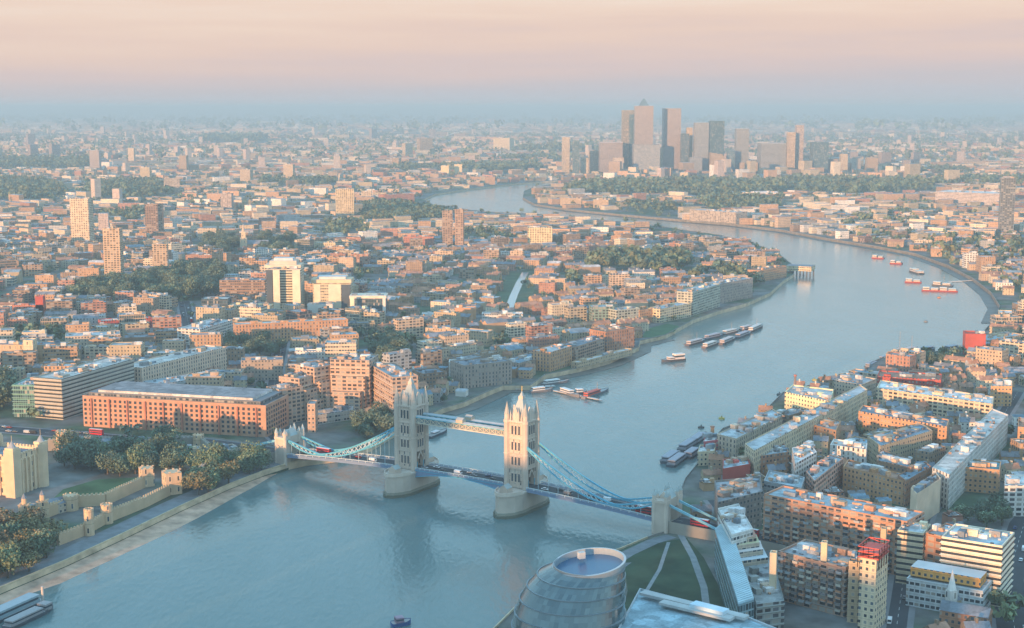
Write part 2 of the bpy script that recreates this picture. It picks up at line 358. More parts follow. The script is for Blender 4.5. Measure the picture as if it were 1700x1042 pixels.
# quay walls follow the two banks
QW = mat('quay_stone', (.20, .18, .15), .9, noise=.35, nscale=.15)
ALG = mat('green_algae', (.06, .09, .05), .9, noise=.3, nscale=.3)
def ribbon(name, path, w, z, m, side=1, **k):
    """flat strip of width w lying to one side of a path"""
    n = len(path); off = []
    for i in range(n):
        a = Vector(path[max(i - 1, 0)]); b = Vector(path[min(i + 1, n - 1)]); d = (b - a).normalized(); off.append(Vector((-d.y, d.x)) * w * side)
    poly = [tuple(p) for p in path] + [(path[i][0] + off[i].x, path[i][1] + off[i].y) for i in range(n - 1, -1, -1)]
    return poly
def wallrun(mb, path, z0, z1, th, c=(.3, .26, .2), mi=0, cap=None):
    for a, b in zip(path[:-1], path[1:]):
        a, b = Vector(a), Vector(b); L = (b - a).length; m_ = (a + b) / 2; an = math.atan2(b.y - a.y, b.x - a.x)
        mb.box(m_.x, m_.y, z0, z1, L, th, an, c=c, mi=mi)
        if cap: mb.box(m_.x, m_.y, z1, z1 + .25, L, th + .5, an, c=cap, mi=mi)
for nm, path, lab in (('river_wall', bank_l, 'stone river wall along the north bank below the riverside walk'), ('river_wall', bank_r, 'stone river wall along the south bank beside the round glass hall')):
    root = thing(nm, lab, 'river wall', (path[0][0], path[0][1], 0))
    q = MB(); wallrun(q, path, -1.0, LAND + .05, .8); q.build('wall', mat('tan_quay_stone', (.56, .43, .29), .9, noise=.3, nscale=.12) if path is bank_l else QW, root)
    near = path[:11] if path is bank_l else path[-7:]; rest = path[10:] if path is bank_l else path[:-6]
    q = MB(); wallrun(q, near, LAND + .05, LAND + 1.05, .6); q.build('parapet', mat('parapet_stone', (.55, .43, .28), .85, noise=.2), root)
    q = MB(); wallrun(q, rest, LAND + .05, LAND + .95, .4); q.build('railing', mat('dark_parapet', (.24, .23, .21), .85, noise=.2), root)
    if path is bank_l:
        q = MB(); wallrun(q, path[:10], -.3, 1.45, 1.1); q.build('algae_band', ALG, root)
# ============================================================ the bridge
U = Vector((.8416, -.5401)); V = Vector((.5401, .8416)); BA = math.atan2(U.y, U.x)
B0 = Vector((-29.3, 859.5))                       # middle of the bascule span
def BL(u, v, z=0): p = B0 + U * u + V * v; return Vector((p.x, p.y, z))
STONE = FAC['slit']; PLAIN = FAC['plain']
STN = (.54, .44, .36); STL = (.62, .51, .42); SLATE = (.38, .43, .42); BLUE = (.10, .38, .52); PALE = (.50, .58, .60); PARA = (.19, .26, .38)
TINT = tinted('tinted_paint', .55, .05, .5)
bridge = thing('suspension_bridge', 'stone towered bascule bridge with pale blue chains crossing the river', 'bridge', (B0.x, B0.y, 0))

def deck_z(u):
    return 9.6 + 6.3 * max(0.0, 1 - (abs(u) / 150) ** 2)
def pier(uc):
    m = MB()
    def outline(hl, hw):
        pts = []
        for v, w in ((-hl, 0), (-hl * .9, hw * .45), (-hl * .72, hw * .82), (-hl * .5, hw), (hl * .5, hw), (hl * .72, hw * .82), (hl * .9, hw * .45), (hl, 0), (hl * .9, -hw * .45), (hl * .72, -hw * .82), (hl * .5, -hw), (-hl * .5, -hw), (-hl * .72, -hw * .82), (-hl * .9, -hw * .45)):
            p = BL(uc + w, v); pts.append((p.x, p.y))
        return pts
    m.prism(outline(27.5, 9.8), -3, 1.6, c=(.15, .15, .11)); m.prism(outline(26.6, 9.1), 1.6, 3.2, c=(.30, .28, .22))
    m.prism(outline(26.0, 8.7), 3.2, 13.3, c=STN); m.prism(outline(26.6, 9.2), 13.3, 14.3, c=STL)
    p = m.build('pier', PLAIN, bridge)
    q = MB()
    for sgn in (-1, 1):
        path = []
        for v, w in ((-26, 0), (-23.4, 4), (-18.8, 7.2), (-13, 8.7)): path.append(BL(uc + w, sgn * v))
        path2 = [BL(uc - (w), sgn * v) for v, w in ((-26, 0), (-23.4, 4), (-18.8, 7.2), (-13, 8.7))]
        wallrun(q, [(a.x, a.y) for a in path], 14.3, 15.5, .5, c=STL); wallrun(q, [(a.x, a.y) for a in path2], 14.3, 15.5, .5, c=STL)
    q.build('pier_parapet', PLAIN, p)
    c = MB(); k = BL(uc, -18)
    c.box(k.x, k.y, 14.3, 17.4, 5.5, 6, BA, c=STN); c.gable(k.x, k.y, 17.4, 2.2, 6, 5.6, BA + math.pi / 2, SLATE, cg=STN)
    c.build('control_cabin', PLAIN, p)
    c = MB(); k = BL(uc, 18); c.box(k.x, k.y, 14.3, 17.4, 5.5, 6, BA, c=STN); c.gable(k.x, k.y, 17.4, 2.2, 6, 5.6, BA + math.pi / 2, SLATE, cg=STN)
    c.build('control_cabin', PLAIN, p)
def pinnacle(m, p, z0, z1, r, c):
    m.cyl(p.x, p.y, z0, z0 + (z1 - z0) * .35, r, 8, c=c); m.cyl(p.x, p.y, z0 + (z1 - z0) * .35, z1, r * 1.1, 8, 0.0, c=c)
def main_tower(uc):
    root = thing_part('tower', BL(uc, 0, 10))
    m = MB(); hu, hv, z0, zt = 8.6, 8.6, 10.0, 51.0
    w = MB()
    # four legs leave the road arch open along u
    for sv in (-1, 1):
        p = BL(uc, sv * 6.6); m.box(p.x, p.y, z0, 22, 17.2, 4.0, BA, c=STN)
    p = BL(uc, 0); m.box(p.x, p.y, 22, zt, 17.2, 17.2, BA, c=STN, seed=1.2)
    for z, e, h in ((21.6, .5, .7), (31.2, .35, .5), (40.2, .5, .8), (50.6, .8, 1.2)):
        m.box(p.x, p.y, z, z + h, 17.2 + e * 2, 17.2 + e * 2, BA, c=STL)
    t = m.build('tower_body', STONE, root)
    # window bays, proud stone surrounds with dark lights
    for side, (au, av) in (('v', (0, -8.6)), ('u', (8.6, 0)), ('u', (-8.6, 0)), ('v', (0, 8.6))):
        ang = BA if side == 'v' else BA + math.pi / 2
        for zz, hh in ((14 if side == 'v' else 24, 5), (24.4, 5.0), (33.6, 5), (43.3, 5.4)):
            if side == 'u' and zz == 24: continue
            for off in (-3.1, 0, 3.1):
                q = MB(); ou, ov = (off, av * 1.0) if side == 'v' else (au * 1.0, off)
                k = BL(uc + ou + (0 if side == 'v' else math.copysign(.12, au)), ov + (math.copysign(.12, av) if side == 'v' else 0))
                q.box(k.x, k.y, zz - .5, zz + hh + .5, 2.3, .5, ang, c=STL)
                fr = q.build('window', PLAIN, root)
                g = MB(); k2 = BL(uc + ou + (0 if side == 'v' else math.copysign(.32, au)), ov + (math.copysign(.32, av) if side == 'v' else 0))
                g.box(k2.x, k2.y, zz, zz + hh, 1.5, .3, ang, c=(.05, .06, .07)); g.build('pane', GLASS, fr)
    for su in (-1, 1):
        for sv in (-1, 1):
            q = MB(); k = BL(uc + su * 8.3, sv * 8.3)
            q.cyl(k.x, k.y, 10, 52.5, 2.35, 8, c=STN); q.cyl(k.x, k.y, 31, 31.8, 2.6, 8, c=STL); q.cyl(k.x, k.y, 50.5, 52, 2.75, 8, c=STL); q.cyl(k.x, k.y, 52.5, 55.5, 2.0, 8, c=STL)
            q.cyl(k.x, k.y, 55.5, 63.5, 2.25, 8, 0, c=(.42, .40, .35)); q.build('turret', PLAIN, root)
    q = MB()
    for sv in (-1, 1):
        for su in (-1, 1):
            for o in (2.4, 4.9): pinnacle(q, BL(uc + su * 8.4, sv * o), 50, 57 + (1.5 if o > 3 else 3), .75, STL); pinnacle(q, BL(uc + su * o, sv * 8.4), 50, 57 + (1.5 if o > 3 else 3), .75, STL)
    for sv in (-1, 1):  # gabled dormers rising from each face
        for kx, ky, an in ((0, sv * 7.6, BA + math.pi / 2), (sv * 7.6, 0, BA)):
            k = BL(uc + kx, ky); q.box(k.x, k.y, 51, 55.5, 2.6, 5.0, an, c=STL); q.gable(k.x, k.y, 55.5, 4.4, 2.6, 5.2, an, STL)
    q.build('pinnacle_row', PLAIN, root)
    q = MB(); pp = BL(uc, 0)
    hw = 7.0
    base = [(pp.x + U.x * a + V.x * b, pp.y + U.y * a + V.y * b) for a, b in ((-hw, -hw), (hw, -hw), (hw, hw), (-hw, hw))]
    q.prism(base, 51.8, 64.5, c=SLATE, taper=.26); q.prism([(pp.x + (x - pp.x) * .27, pp.y + (y - pp.y) * .27) for x, y in base], 64.5, 66.2, c=STL)
    q.prism([(pp.x + (x - pp.x) * .22, pp.y + (y - pp.y) * .22) for x, y in base], 66.2, 69.0, c=SLATE, taper=.1)
    rf = q.build('roof', PLAIN, root)
    q = MB(); q.cyl(pp.x, pp.y, 69, 72.2, .28, 6, c=(.7, .5, .15)); q.build('finial', TINT, rf)
    for su in (-1, 1):
        q = MB()
        for sv in (-1, 1):
            k = BL(uc + su * 8.7, sv * 3.4); k2 = BL(uc + su * 8.7, 0)
            q.bar((k.x, k.y, 17), (k2.x, k2.y, 21.2), .8, STL)
        k = BL(uc + su * 8.75, -4.2); q.bar((k.x, k.y, 10), (k.x, k.y, 15), .6, BLUE); k = BL(uc + su * 8.75, 4.2); q.bar((k.x, k.y, 10), (k.x, k.y, 15), .6, BLUE)
        q.build('road_arch', PLAIN, root)
    root.location.z += 4.5; root.scale = (.79, .79, 1)
def thing_part(name, loc):
    o = bpy.data.objects.new(name, None); COL.objects.link(o); o.parent = bridge
    o.location = (loc.x - B0.x, loc.y - B0.y, loc.z); return o
TU = 42.0; NU, SU = -146.0, 141.0
for uc in (-TU, TU): pier(uc); main_tower(uc)
# decks
def deck(name, ua, ub, n, thick, wid, lattice=True, railc=PARA):
    m = MB(); rail = MB(); foot = MB()
    for i in range(n):
        u0, u1 = ua + (ub - ua) * i / n, ua + (ub - ua) * (i + 1) / n
        z0, z1 = deck_z(u0), deck_z(u1)
        t0, t1 = thick(u0), thick(u1)
        for sv in (-1, 1):
            a, b = BL(u0, sv * wid), BL(u1, sv * wid)
            fc = [(a.x, a.y, z0 - t0), (b.x, b.y, z1 - t1), (b.x, b.y, z1), (a.x, a.y, z0)]
            m.face(fc if sv < 0 else fc[::-1], 0, (.18, .25, .37))
            rail.bar((a.x, a.y, z0 + 1.35), (b.x, b.y, z1 + 1.35), .35, PALE); rail.bar((a.x, a.y, z0 + .15), (b.x, b.y, z1 + .15), .4, PARA)
            rail.bar((a.x, a.y, z0), (a.x, a.y, z0 + 1.5), .4, PALE); rail.bar((a.x, a.y, z0 + .2), (b.x, b.y, z1 + 1.3), .18, PARA); rail.bar((a.x, a.y, z0 + 1.3), (b.x, b.y, z1 + .2), .18, PARA)
        q = [BL(u0, -wid), BL(u1, -wid), BL(u1, wid), BL(u0, wid)]; zz = [z0, z1, z1, z0]
        m.face([(p.x, p.y, z) for p, z in zip(q, zz)], 1, (.055, .058, .062))
        tt = [z0 - t0, z1 - t1, z1 - t1, z0 - t0]; m.face([(p.x, p.y, z) for p, z in list(zip(q, tt))[::-1]], 0, (.2, .22, .24))
        for sv in (-1, 1):
            q = [BL(u0, sv * (wid - 3)), BL(u1, sv * (wid - 3)), BL(u1, sv * (wid - .4)), BL(u0, sv * (wid - .4))]
            if sv < 0: q = [q[3], q[2], q[1], q[0]]
            zz = [z0 + .15, z1 + .15, z1 + .15, z0 + .15]
            if sv < 0: zz = [z0 + .15, z1 + .15, z1 + .15, z0 + .15]
            foot.face([(p.x, p.y, z) for p, z in zip(q, zz)], 0, (.30, .28, .28))
    d = m.build(name, [TINT, tinted('bridge_road')], bridge); rail.build('railing', TINT, d); foot.build('footway', PLAIN, d)
    return d
deck('side_span', NU + 5, -TU - 8.6, 16, lambda u: 1.6, 8.6)
deck('side_span', TU + 8.6, SU - 4, 16, lambda u: 1.6, 8.6)
for a, b in ((-TU + 8.6, -.2), (.2, TU - 8.6)):
    dd = deck('bascule_leaf', a, b, 9, lambda u: 1.0 + 4.0 * (abs(u) / 34) ** 2, 7.8, railc=BLUE)
    for sv in (-1, 1):
        q = MB()
        for i in range(9):
            u0, u1 = a + (b - a) * i / 9, a + (b - a) * (i + 1) / 9; k, l = BL(u0, sv * 7.95), BL(u1, sv * 7.95)
            q.bar((k.x, k.y, deck_z(u0) - .5), (l.x, l.y, deck_z(u1) - .5), .35, BLUE)
            q.bar((k.x, k.y, deck_z(u0) - 1 - 4 * (abs(u0) / 34) ** 2), (l.x, l.y, deck_z(u1) - 1 - 4 * (abs(u1) / 34) ** 2), .45, BLUE)
        q.build('girder_edge', TINT, dd)
for uc in (-TU, TU):                                # road through the towers
    q = MB(); c = BL(uc, 0); q.box(c.x, c.y, 14.35, deck_z(uc), 18.2, 6.6, BA, c=(.055, .058, .062)); q.build('roadway', PLAIN, bridge)
# high walkways
for sv in (-1, 1):
    m = MB(); v0 = sv * 4.5
    a, b = -TU + 6.2, TU - 6.2
    k, l = BL(a, v0, 41), BL(b, v0, 41)
    c = BL(0, v0); m.box(c.x, c.y, 41.0, 41.6, b - a, 3.6, BA, c=(.42, .40, .36)); m.box(c.x, c.y, 41.6, 44.6, b - a, 2.6, BA, c=(.22, .27, .30))
    wk = m.build('high_walkway', PLAIN, bridge)
    q = MB(); q.box(c.x, c.y, 44.9, 45.3, b - a, 3.9, BA, c=(.50, .50, .48)); q.gable(c.x, c.y, 45.3, .7, b - a, 3.6, BA, (.36, .41, .44)); q.build('walkway_roof', PLAIN, wk)
    q = MB(); n = 16
    for s2 in (-1, 1):
        for i in range(n):
            u0, u1 = a + (b - a) * i / n, a + (b - a) * (i + 1) / n; vv = v0 + s2 * 1.8
            A_, B_ = BL(u0, vv), BL(u1, vv)
            q.bar((A_.x, A_.y, 41.4), (B_.x, B_.y, 44.8), .3, (.62, .55, .42)); q.bar((A_.x, A_.y, 44.8), (B_.x, B_.y, 41.4), .3, (.62, .55, .42)); q.bar((A_.x, A_.y, 41.2), (A_.x, A_.y, 45), .4, (.62, .55, .42))
        A_, B_ = BL(a, v0 + s2 * 1.8), BL(b, v0 + s2 * 1.8)
        q.bar((A_.x, A_.y, 41.3), (B_.x, B_.y, 41.3), .55, (.60, .54, .44)); q.bar((A_.x, A_.y, 44.8), (B_.x, B_.y, 44.8), .5, (.10, .38, .48))
    q.build('lattice_girder', PLAIN, wk)
    q = MB(); k = BL(0, v0 + sv * .4); q.box(k.x, k.y, 45.3, 47.2, 5, 3.9, BA, c=(.55, .45, .33)); q.gable(k.x, k.y, 47.2, 1.3, 5, 4.0, BA, (.4, .4, .38)); q.build('crest_gable', PLAIN, wk)
    wk.location.z += 4.5
# suspension chains: crescent girders, two chords and lacing
def chain(uT, uA, zT, zA, v0):
    low = uT + (uA - uT) * .70; zl = deck_z(low) + 2.2
    def top(u):
        f = (u - uT) / (low - uT)
        if f <= 1: return zl + (zT - zl) * (1 - f) ** 1.55
        g = (u - low) / (uA - low); return zl + (zA - zl) * g ** 1.5
    def sagw(u):
        f = (u - uT) / (low - uT)
        return (3.6 * math.sin(math.pi * min(f, 1)) if f <= 1 else 2.2 * math.sin(math.pi * min((u - low) / (uA - low), 1))) + .5
    n = 26; m = MB(); w = MB(); hs = []; us = [uT + (uA - uT) * i / n for i in range(n + 1)]
    for i in range(n):
        a, b = us[i], us[i + 1]; p, q = BL(a, v0), BL(b, v0)
        m.bar((p.x, p.y, top(a) + sagw(a) * .3), (q.x, q.y, top(b) + sagw(b) * .3), .85, BLUE); m.bar((p.x, p.y, max(top(a) - sagw(a) * .7, deck_z(a) + .5)), (q.x, q.y, max(top(b) - sagw(b) * .7, deck_z(b) + .5)), .85, BLUE)
        w.bar((p.x, p.y, top(a) + sagw(a) * .3), (q.x, q.y, max(top(b) - sagw(b) * .7, deck_z(b) + .5)), .30, (.55, .62, .63)); w.bar((q.x, q.y, top(b) + sagw(b) * .3), (p.x, p.y, max(top(a) - sagw(a) * .7, deck_z(a) + .5)), .30, (.55, .62, .63))
        if i % 2 == 1 and 1 < i and top(a) - sagw(a) * .7 > deck_z(a) + 2: hs.append(((p.x, p.y, deck_z(a) + .3), (p.x, p.y, top(a) - sagw(a) * .7)))
    c = m.build('suspension_chain', TINT, bridge); w.build('lacing', TINT, c); [MB().bar(a_, b_, .26, (.34, .50, .56)).build('hanger', TINT, c) for a_, b_ in hs]
for v0 in (-6.9, 6.9):
    chain(TU + 5.6, SU - 3, 42.5, 20.5, v0); chain(-TU - 5.6, NU + 4, 42.5, 20.5, v0)
# abutment towers
for ua, sg in ((NU, -1), (SU, 1)):
    root = thing_part('abutment_tower', BL(ua, 0, 0))
    m = MB()
    for sv in (-1, 1):
        k = BL(ua, sv * 8.6); m.box(k.x, k.y, 0, 22, 10.5, 6.2, BA, c=STN); m.box(k.x, k.y, 21, 22.6, 11.2, 6.9, BA, c=STL)
    k = BL(ua, 0); m.box(k.x, k.y, 17.2, 22.6, 9.4, 11.0, BA, c=STN); m.box(k.x, k.y, 0, 8.2, 10.4, 11.0, BA, c=(.34, .31, .25))
    m.build('gatehouse', PLAIN, root)
    for sv in (-1, 1):
        for su in (-1, 1):
            k = BL(ua + su * 4.4, sv * 10.6); q = MB(); q.cyl(k.x, k.y, 3, 25.2, 1.5, 8, c=STL); q.cyl(k.x, k.y, 25.2, 29, 1.7, 8, 0, c=SLATE); q.build('turret', PLAIN, root)
            k = BL(ua + su * 4.4, sv * 6.2); q = MB(); q.cyl(k.x, k.y, 17, 25.2, 1.2, 8, c=STL); q.cyl(k.x, k.y, 25.2, 28, 1.35, 8, 0, c=SLATE); q.build('turret', PLAIN, root)
    q = MB(); k = BL(ua, 0); q.gable(k.x, k.y, 22.6, 4.2, 11, 8.6, BA + math.pi / 2, SLATE, cg=STL); q.build('roof', PLAIN, root)
    root.scale = (.86, .86, 1)
    q = MB()                                         # land tie running down behind the abutment
    for v0 in (-6.9, 6.9):
        a, b = BL(ua + sg * 5, v0), BL(ua + sg * 44, v0); q.bar((a.x, a.y, 19.5), (b.x, b.y, 9), .9, (.22, .50, .60), h=1.3)
    q.build('land_tie', TINT, root)
# approach viaducts on land, as roads with parapets
def road(name, pts, w, z, c=(.055, .058, .064), kerb=True, label=None, solid=0.0):
    """pts: world xy, z list"""
    m = MB(); k = MB(); L = len(pts)
    zs = z if isinstance(z, (list, tuple)) else [z] * L
    off = []
    for i in range(L):
        a, b = Vector(pts[max(i - 1, 0)]), Vector(pts[min(i + 1, L - 1)]); d = (b - a).normalized(); off.append(Vector((-d.y, d.x)))
    for i in range(L - 1):
        A_, B_ = Vector(pts[i]), Vector(pts[i + 1]); oa, ob = off[i], off[i + 1]
        def qd(s0, s1, dz, cc, mb):
            mb.face([(A_.x - oa.x * s1, A_.y - oa.y * s1, zs[i] + dz), (B_.x - ob.x * s1, B_.y - ob.y * s1, zs[i + 1] + dz), (B_.x - ob.x * s0, B_.y - ob.y * s0, zs[i + 1] + dz), (A_.x - oa.x * s0, A_.y - oa.y * s0, zs[i] + dz)], 0, cc)
        qd(-w / 2, w / 2, 0, c, m)
        if kerb:
            for s in (-1, 1):
                a, b = sorted((s * w / 2, s * (w / 2 + 3))); qd(a, b, .14, (.21, .20, .20), k)
        n = max(1, int((B_ - A_).length / 9))
        for j in range(n):
            f0, f1 = j / n, (j + .45) / n; p, q = A_.lerp(B_, f0), A_.lerp(B_, f1); o = oa * .12
            z0 = zs[i] + (zs[i + 1] - zs[i]) * f0 + .02; z1 = zs[i] + (zs[i + 1] - zs[i]) * f1 + .02
            m.face([(p.x - o.x, p.y - o.y, z0), (q.x - o.x, q.y - o.y, z1), (q.x + o.x, q.y + o.y, z1), (p.x + o.x, p.y + o.y, z0)], 0, (.55, .55, .53))
        if solid:
            for s in (-1, 1):
                h = w / 2 + 3
                f = [(A_.x + oa.x * s * h, A_.y + oa.y * s * h, LAND - .5), (B_.x + ob.x * s * h, B_.y + ob.y * s * h, LAND - .5), (B_.x + ob.x * s * h, B_.y + ob.y * s * h, zs[i + 1] + 1.1), (A_.x + oa.x * s * h, A_.y + oa.y * s * h, zs[i] + 1.1)]
                k.face(f if s < 0 else f[::-1], 0, (.33, .29, .24))
                f2 = [(A_.x + oa.x * s * (h - .4), A_.y + oa.y * s * (h - .4), zs[i]), (B_.x + ob.x * s * (h - .4), B_.y + ob.y * s * (h - .4), zs[i + 1]), (B_.x + ob.x * s * (h - .4), B_.y + ob.y * s * (h - .4), zs[i + 1] + 1.1), (A_.x + oa.x * s * (h - .4), A_.y + oa.y * s * (h - .4), zs[i] + 1.1)]
                k.face(f2[::-1] if s < 0 else f2, 0, (.33, .29, .24))
    o = m.build(name, PLAIN); o['kind'] = 'structure'
    if label: o['label'] = label; o['category'] = 'road'
    if kerb: k.build('pavement', PLAIN, o)
    ROADS.append((pts, w / 2 + 5))
    return o
ROADS = []
e = BL(SU + 5, 0); q = [BL(SU + t, 0) for t in (5, 40, 80, 120, 180)]
road('road', [(p.x, p.y) for p in q], 11, [9.7, 9, 7.5, 6, LAND + .02], solid=1, label='bridge approach road on a raised stone viaduct south of the river')
q = [BL(NU - t, 0) for t in (5, 40, 80, 130)]
road('road', [(p.x, p.y) for p in q], 11, [9.7, 9, 7.5, LAND + .02], solid=1, label='bridge approach road on a raised stone viaduct north of the river')
def proad(pp, w, label, z=LAND + .02, **k):
    return road('road', [tuple(P(x, y, LAND)[:2]) for x, y in pp], w, z, label=label, **k)
proad([(-120, 702), (0, 712), (130, 722), (300, 738), (420, 745)], 17, 'wide dual carriageway along the front of the long brick hotel')
proad([(470, 560), (455, 640), (452, 720), (470, 735)], 11, 'side street between the long brick hotel and the stepped brown hotel')
proad([(305, 500), (318, 560), (325, 582)], 14, 'busy street running up past the white glass offices towards the tall yellow tower')
proad([(-30, 512), (60, 478), (110, 452), (200, 430), (330, 418)], 11, 'raised railway like road slanting through the far north bank blocks', c=(.12, .13, .14))
proad([(1225, 1042), (1262, 960), (1210, 860), (1185, 830)], 8, 'narrow street beside the long ribbed glass roof')
proad([(1480, 1100), (1500, 960), (1535, 850), (1640, 730), (1690, 650)], 9, 'narrow street climbing between the white slab block and the brick flats')
proad([(1690, 1080), (1672, 960), (1700, 870), (1760, 800)], 16, 'wide dark street at the edge of the city beside the white slab block')

# ============================================================ round glass hall
def glass_hall():
    root = thing('glass_hall', 'round leaning glass assembly hall with a ringed blue roof beside the river', 'hall', (28, 600, LAND))
    zs = [4, 9, 14, 19.5, 25, 30.5, 36, 41, 45.5, 49.0]
    rx = [20, 22, 23.3, 24, 24.2, 23.7, 22.5, 21.0, 18.8, 15.2]
    cx = [23, 23.2, 23.4, 23.7, 24.2, 24.9, 25.9, 27.6, 29.8, 33.2]
    cy = [v - 17 for v in (588, 588.6, 589.5, 590.8, 592.4, 594, 595.5, 597, 598.2, 599)]
    n = 72; m = MB()
    sl = lambda i, a: (cx[i] + rx[i] * math.cos(a), cy[i] + rx[i] * math.sin(a), zs[i] + (0 if i < 9 else 0))
    rnd = random.Random(3)
    for i in range(9):
        for j in range(n):
            a, b = 2 * math.pi * j / n, 2 * math.pi * (j + 1) / n
            m.face([sl(i, a), sl(i, b), sl(i + 1, b), sl(i + 1, a)], 0, (.5, .5, .5), [(j, i * 2), (j + 1, i * 2), (j + 1, i * 2 + 2), (j, i * 2 + 2)])
    gm = bpy.data.materials.new('hall_glazing'); gm.use_nodes = True; t = gm.node_tree; b = t.nodes['Principled BSDF']
    uv = nn(t, 'ShaderNodeUVMap', uv_map='UVMap'); s = nn(t, 'ShaderNodeSeparateXYZ'); t.links.new(uv.outputs[0], s.inputs[0])
    fl = nn(t, 'ShaderNodeCombineXYZ'); t.links.new(mth(t, 'FLOOR', s.outputs[0]), fl.inputs[0]); t.links.new(mth(t, 'FLOOR', s.outputs[1]), fl.inputs[1])
    wn = nn(t, 'ShaderNodeTexWhiteNoise'); t.links.new(fl.outputs[0], wn.inputs[0])
    r = nn(t, 'ShaderNodeValToRGB'); t.links.new(wn.outputs[0], r.inputs[0]); r.color_ramp.elements[0].color = (.035, .07, .08, 1); r.color_ramp.elements[1].color = (.11, .16, .165, 1)
    t.links.new(r.outputs[0], b.inputs['Base Color']); b.inputs['Roughness'].default_value = .10; b.inputs['IOR'].default_value = 1.9; b.inputs['Metallic'].default_value = .1
    m.build('glazing', gm, root)
    q = MB()
    for i in range(1, 10):
        for j in range(n):
            a, b = 2 * math.pi * j / n, 2 * math.pi * (j + 1) / n
            p0, p1 = Vector(sl(i, a)), Vector(sl(i, b)); c0 = Vector((cx[i], cy[i], zs[i])); q.bar(p0 + (p0 - c0) * .008, p1 + (p1 - c0) * .008, .5, (.20, .24, .26), h=.55 if i < 9 else 1.3)
    q.build('floor_ring', METAL and tinted('ring_steel', .4), root)
    # tilted roof ring with the dark blue solar roof inside
    q = MB(); C = Vector((33.2, 582, 50.2)); Rr = 15.9
    def ringpt(r_, a, dz=0): x, y = r_ * math.cos(a), r_ * math.sin(a); return (C.x + x, C.y + y, C.z + dz + .12 * x + .06 * y)
    for j in range(n):
        a, b = 2 * math.pi * j / n, 2 * math.pi * (j + 1) / n
        q.face([ringpt(14.9, a, .6), ringpt(Rr, a, .5), ringpt(Rr, b, .5), ringpt(14.9, b, .6)], 0, (.40, .47, .50))
        q.face([ringpt(Rr - .3, a, -1.6), ringpt(Rr - .3, b, -1.6), ringpt(Rr, b, .5), ringpt(Rr, a, .5)], 0, (.34, .37, .38))
        q.face([ringpt(14.9, b, -2.6), ringpt(14.9, a, -2.6), ringpt(14.9, a, .6), ringpt(14.9, b, .6)], 0, (.3, .36, .4))
    q.build('roof_ring', TINT, root)
    q = MB()
    for j in range(n):
        a, b = 2 * math.pi * j / n, 2 * math.pi * (j + 1) / n
        q.face([ringpt(0, 0, -2.6), ringpt(14.95, a, -2.2), ringpt(14.95, b, -2.2)], 0, (.05, .12, .20))
    q.build('roof', mat('solar_roof', (.045, .13, .23), .25), root)
    q = MB(); k = ringpt(9, 1.9); q.box(k[0], k[1], k[2] - 1, k[2] + 1.8, 3, 2, .4, c=(.5, .5, .48)); q.build('roof_cabin', PLAIN, root)
glass_hall()
# ============================================================ buildings
FOOT = []
def wcorner(x, y, h): return P(x, y, LAND + h)
def sh(c, k): return tuple(min(1, q * k) for q in c[:3])
BR = dict(orange=(.52, .29, .16), brick=(.40, .21, .13), brown=(.29, .19, .13), tan=(.50, .37, .24), stock=(.46, .36, .24), cream=(.64, .51, .35), stone=(.52, .42, .32), white=(.64, .61, .57), grey=(.34, .35, .36), dark=(.11, .13, .15), red=(.42, .09, .07), green=(.20, .30, .26), pink=(.42, .35, .325), yellow=(.66, .53, .32), blue=(.18, .28, .36))
RF = dict(slate=(.21, .23, .26), tile=(.34, .19, .13), flat=(.32, .32, .33), light=(.42, .44, .45), blue=(.19, .27, .33), pale=(.55, .50, .46), dark=(.19, .19, .20), white=(.66, .64, .62), teal=(.12, .30, .34), sky=(.36, .43, .46))
def polyrect(A, B, depth):
    d = Vector((B[0] - A[0], B[1] - A[1])); L = d.length; n = Vector((-d.y, d.x)) / L
    if n.y < 0 and abs(n.y) > .02: n = -n
    q = [(A[0], A[1]), (B[0], B[1]), (B[0] + n.x * depth, B[1] + n.y * depth), (A[0] + n.x * depth, A[1] + n.y * depth)]
    return q
def ccw(q):
    a = sum(q[i][0] * q[(i + 1) % len(q)][1] - q[(i + 1) % len(q)][0] * q[i][1] for i in range(len(q)))
    return q if a > 0 else q[::-1]
def inset(q, d):
    n = len(q); cx = sum(p[0] for p in q) / n; cy = sum(p[1] for p in q) / n; out = []
    for p in q:
        v = Vector((cx - p[0], cy - p[1])); L = v.length or 1; out.append((p[0] + v.x / L * d * 1.35, p[1] + v.y / L * d * 1.35))
    return out
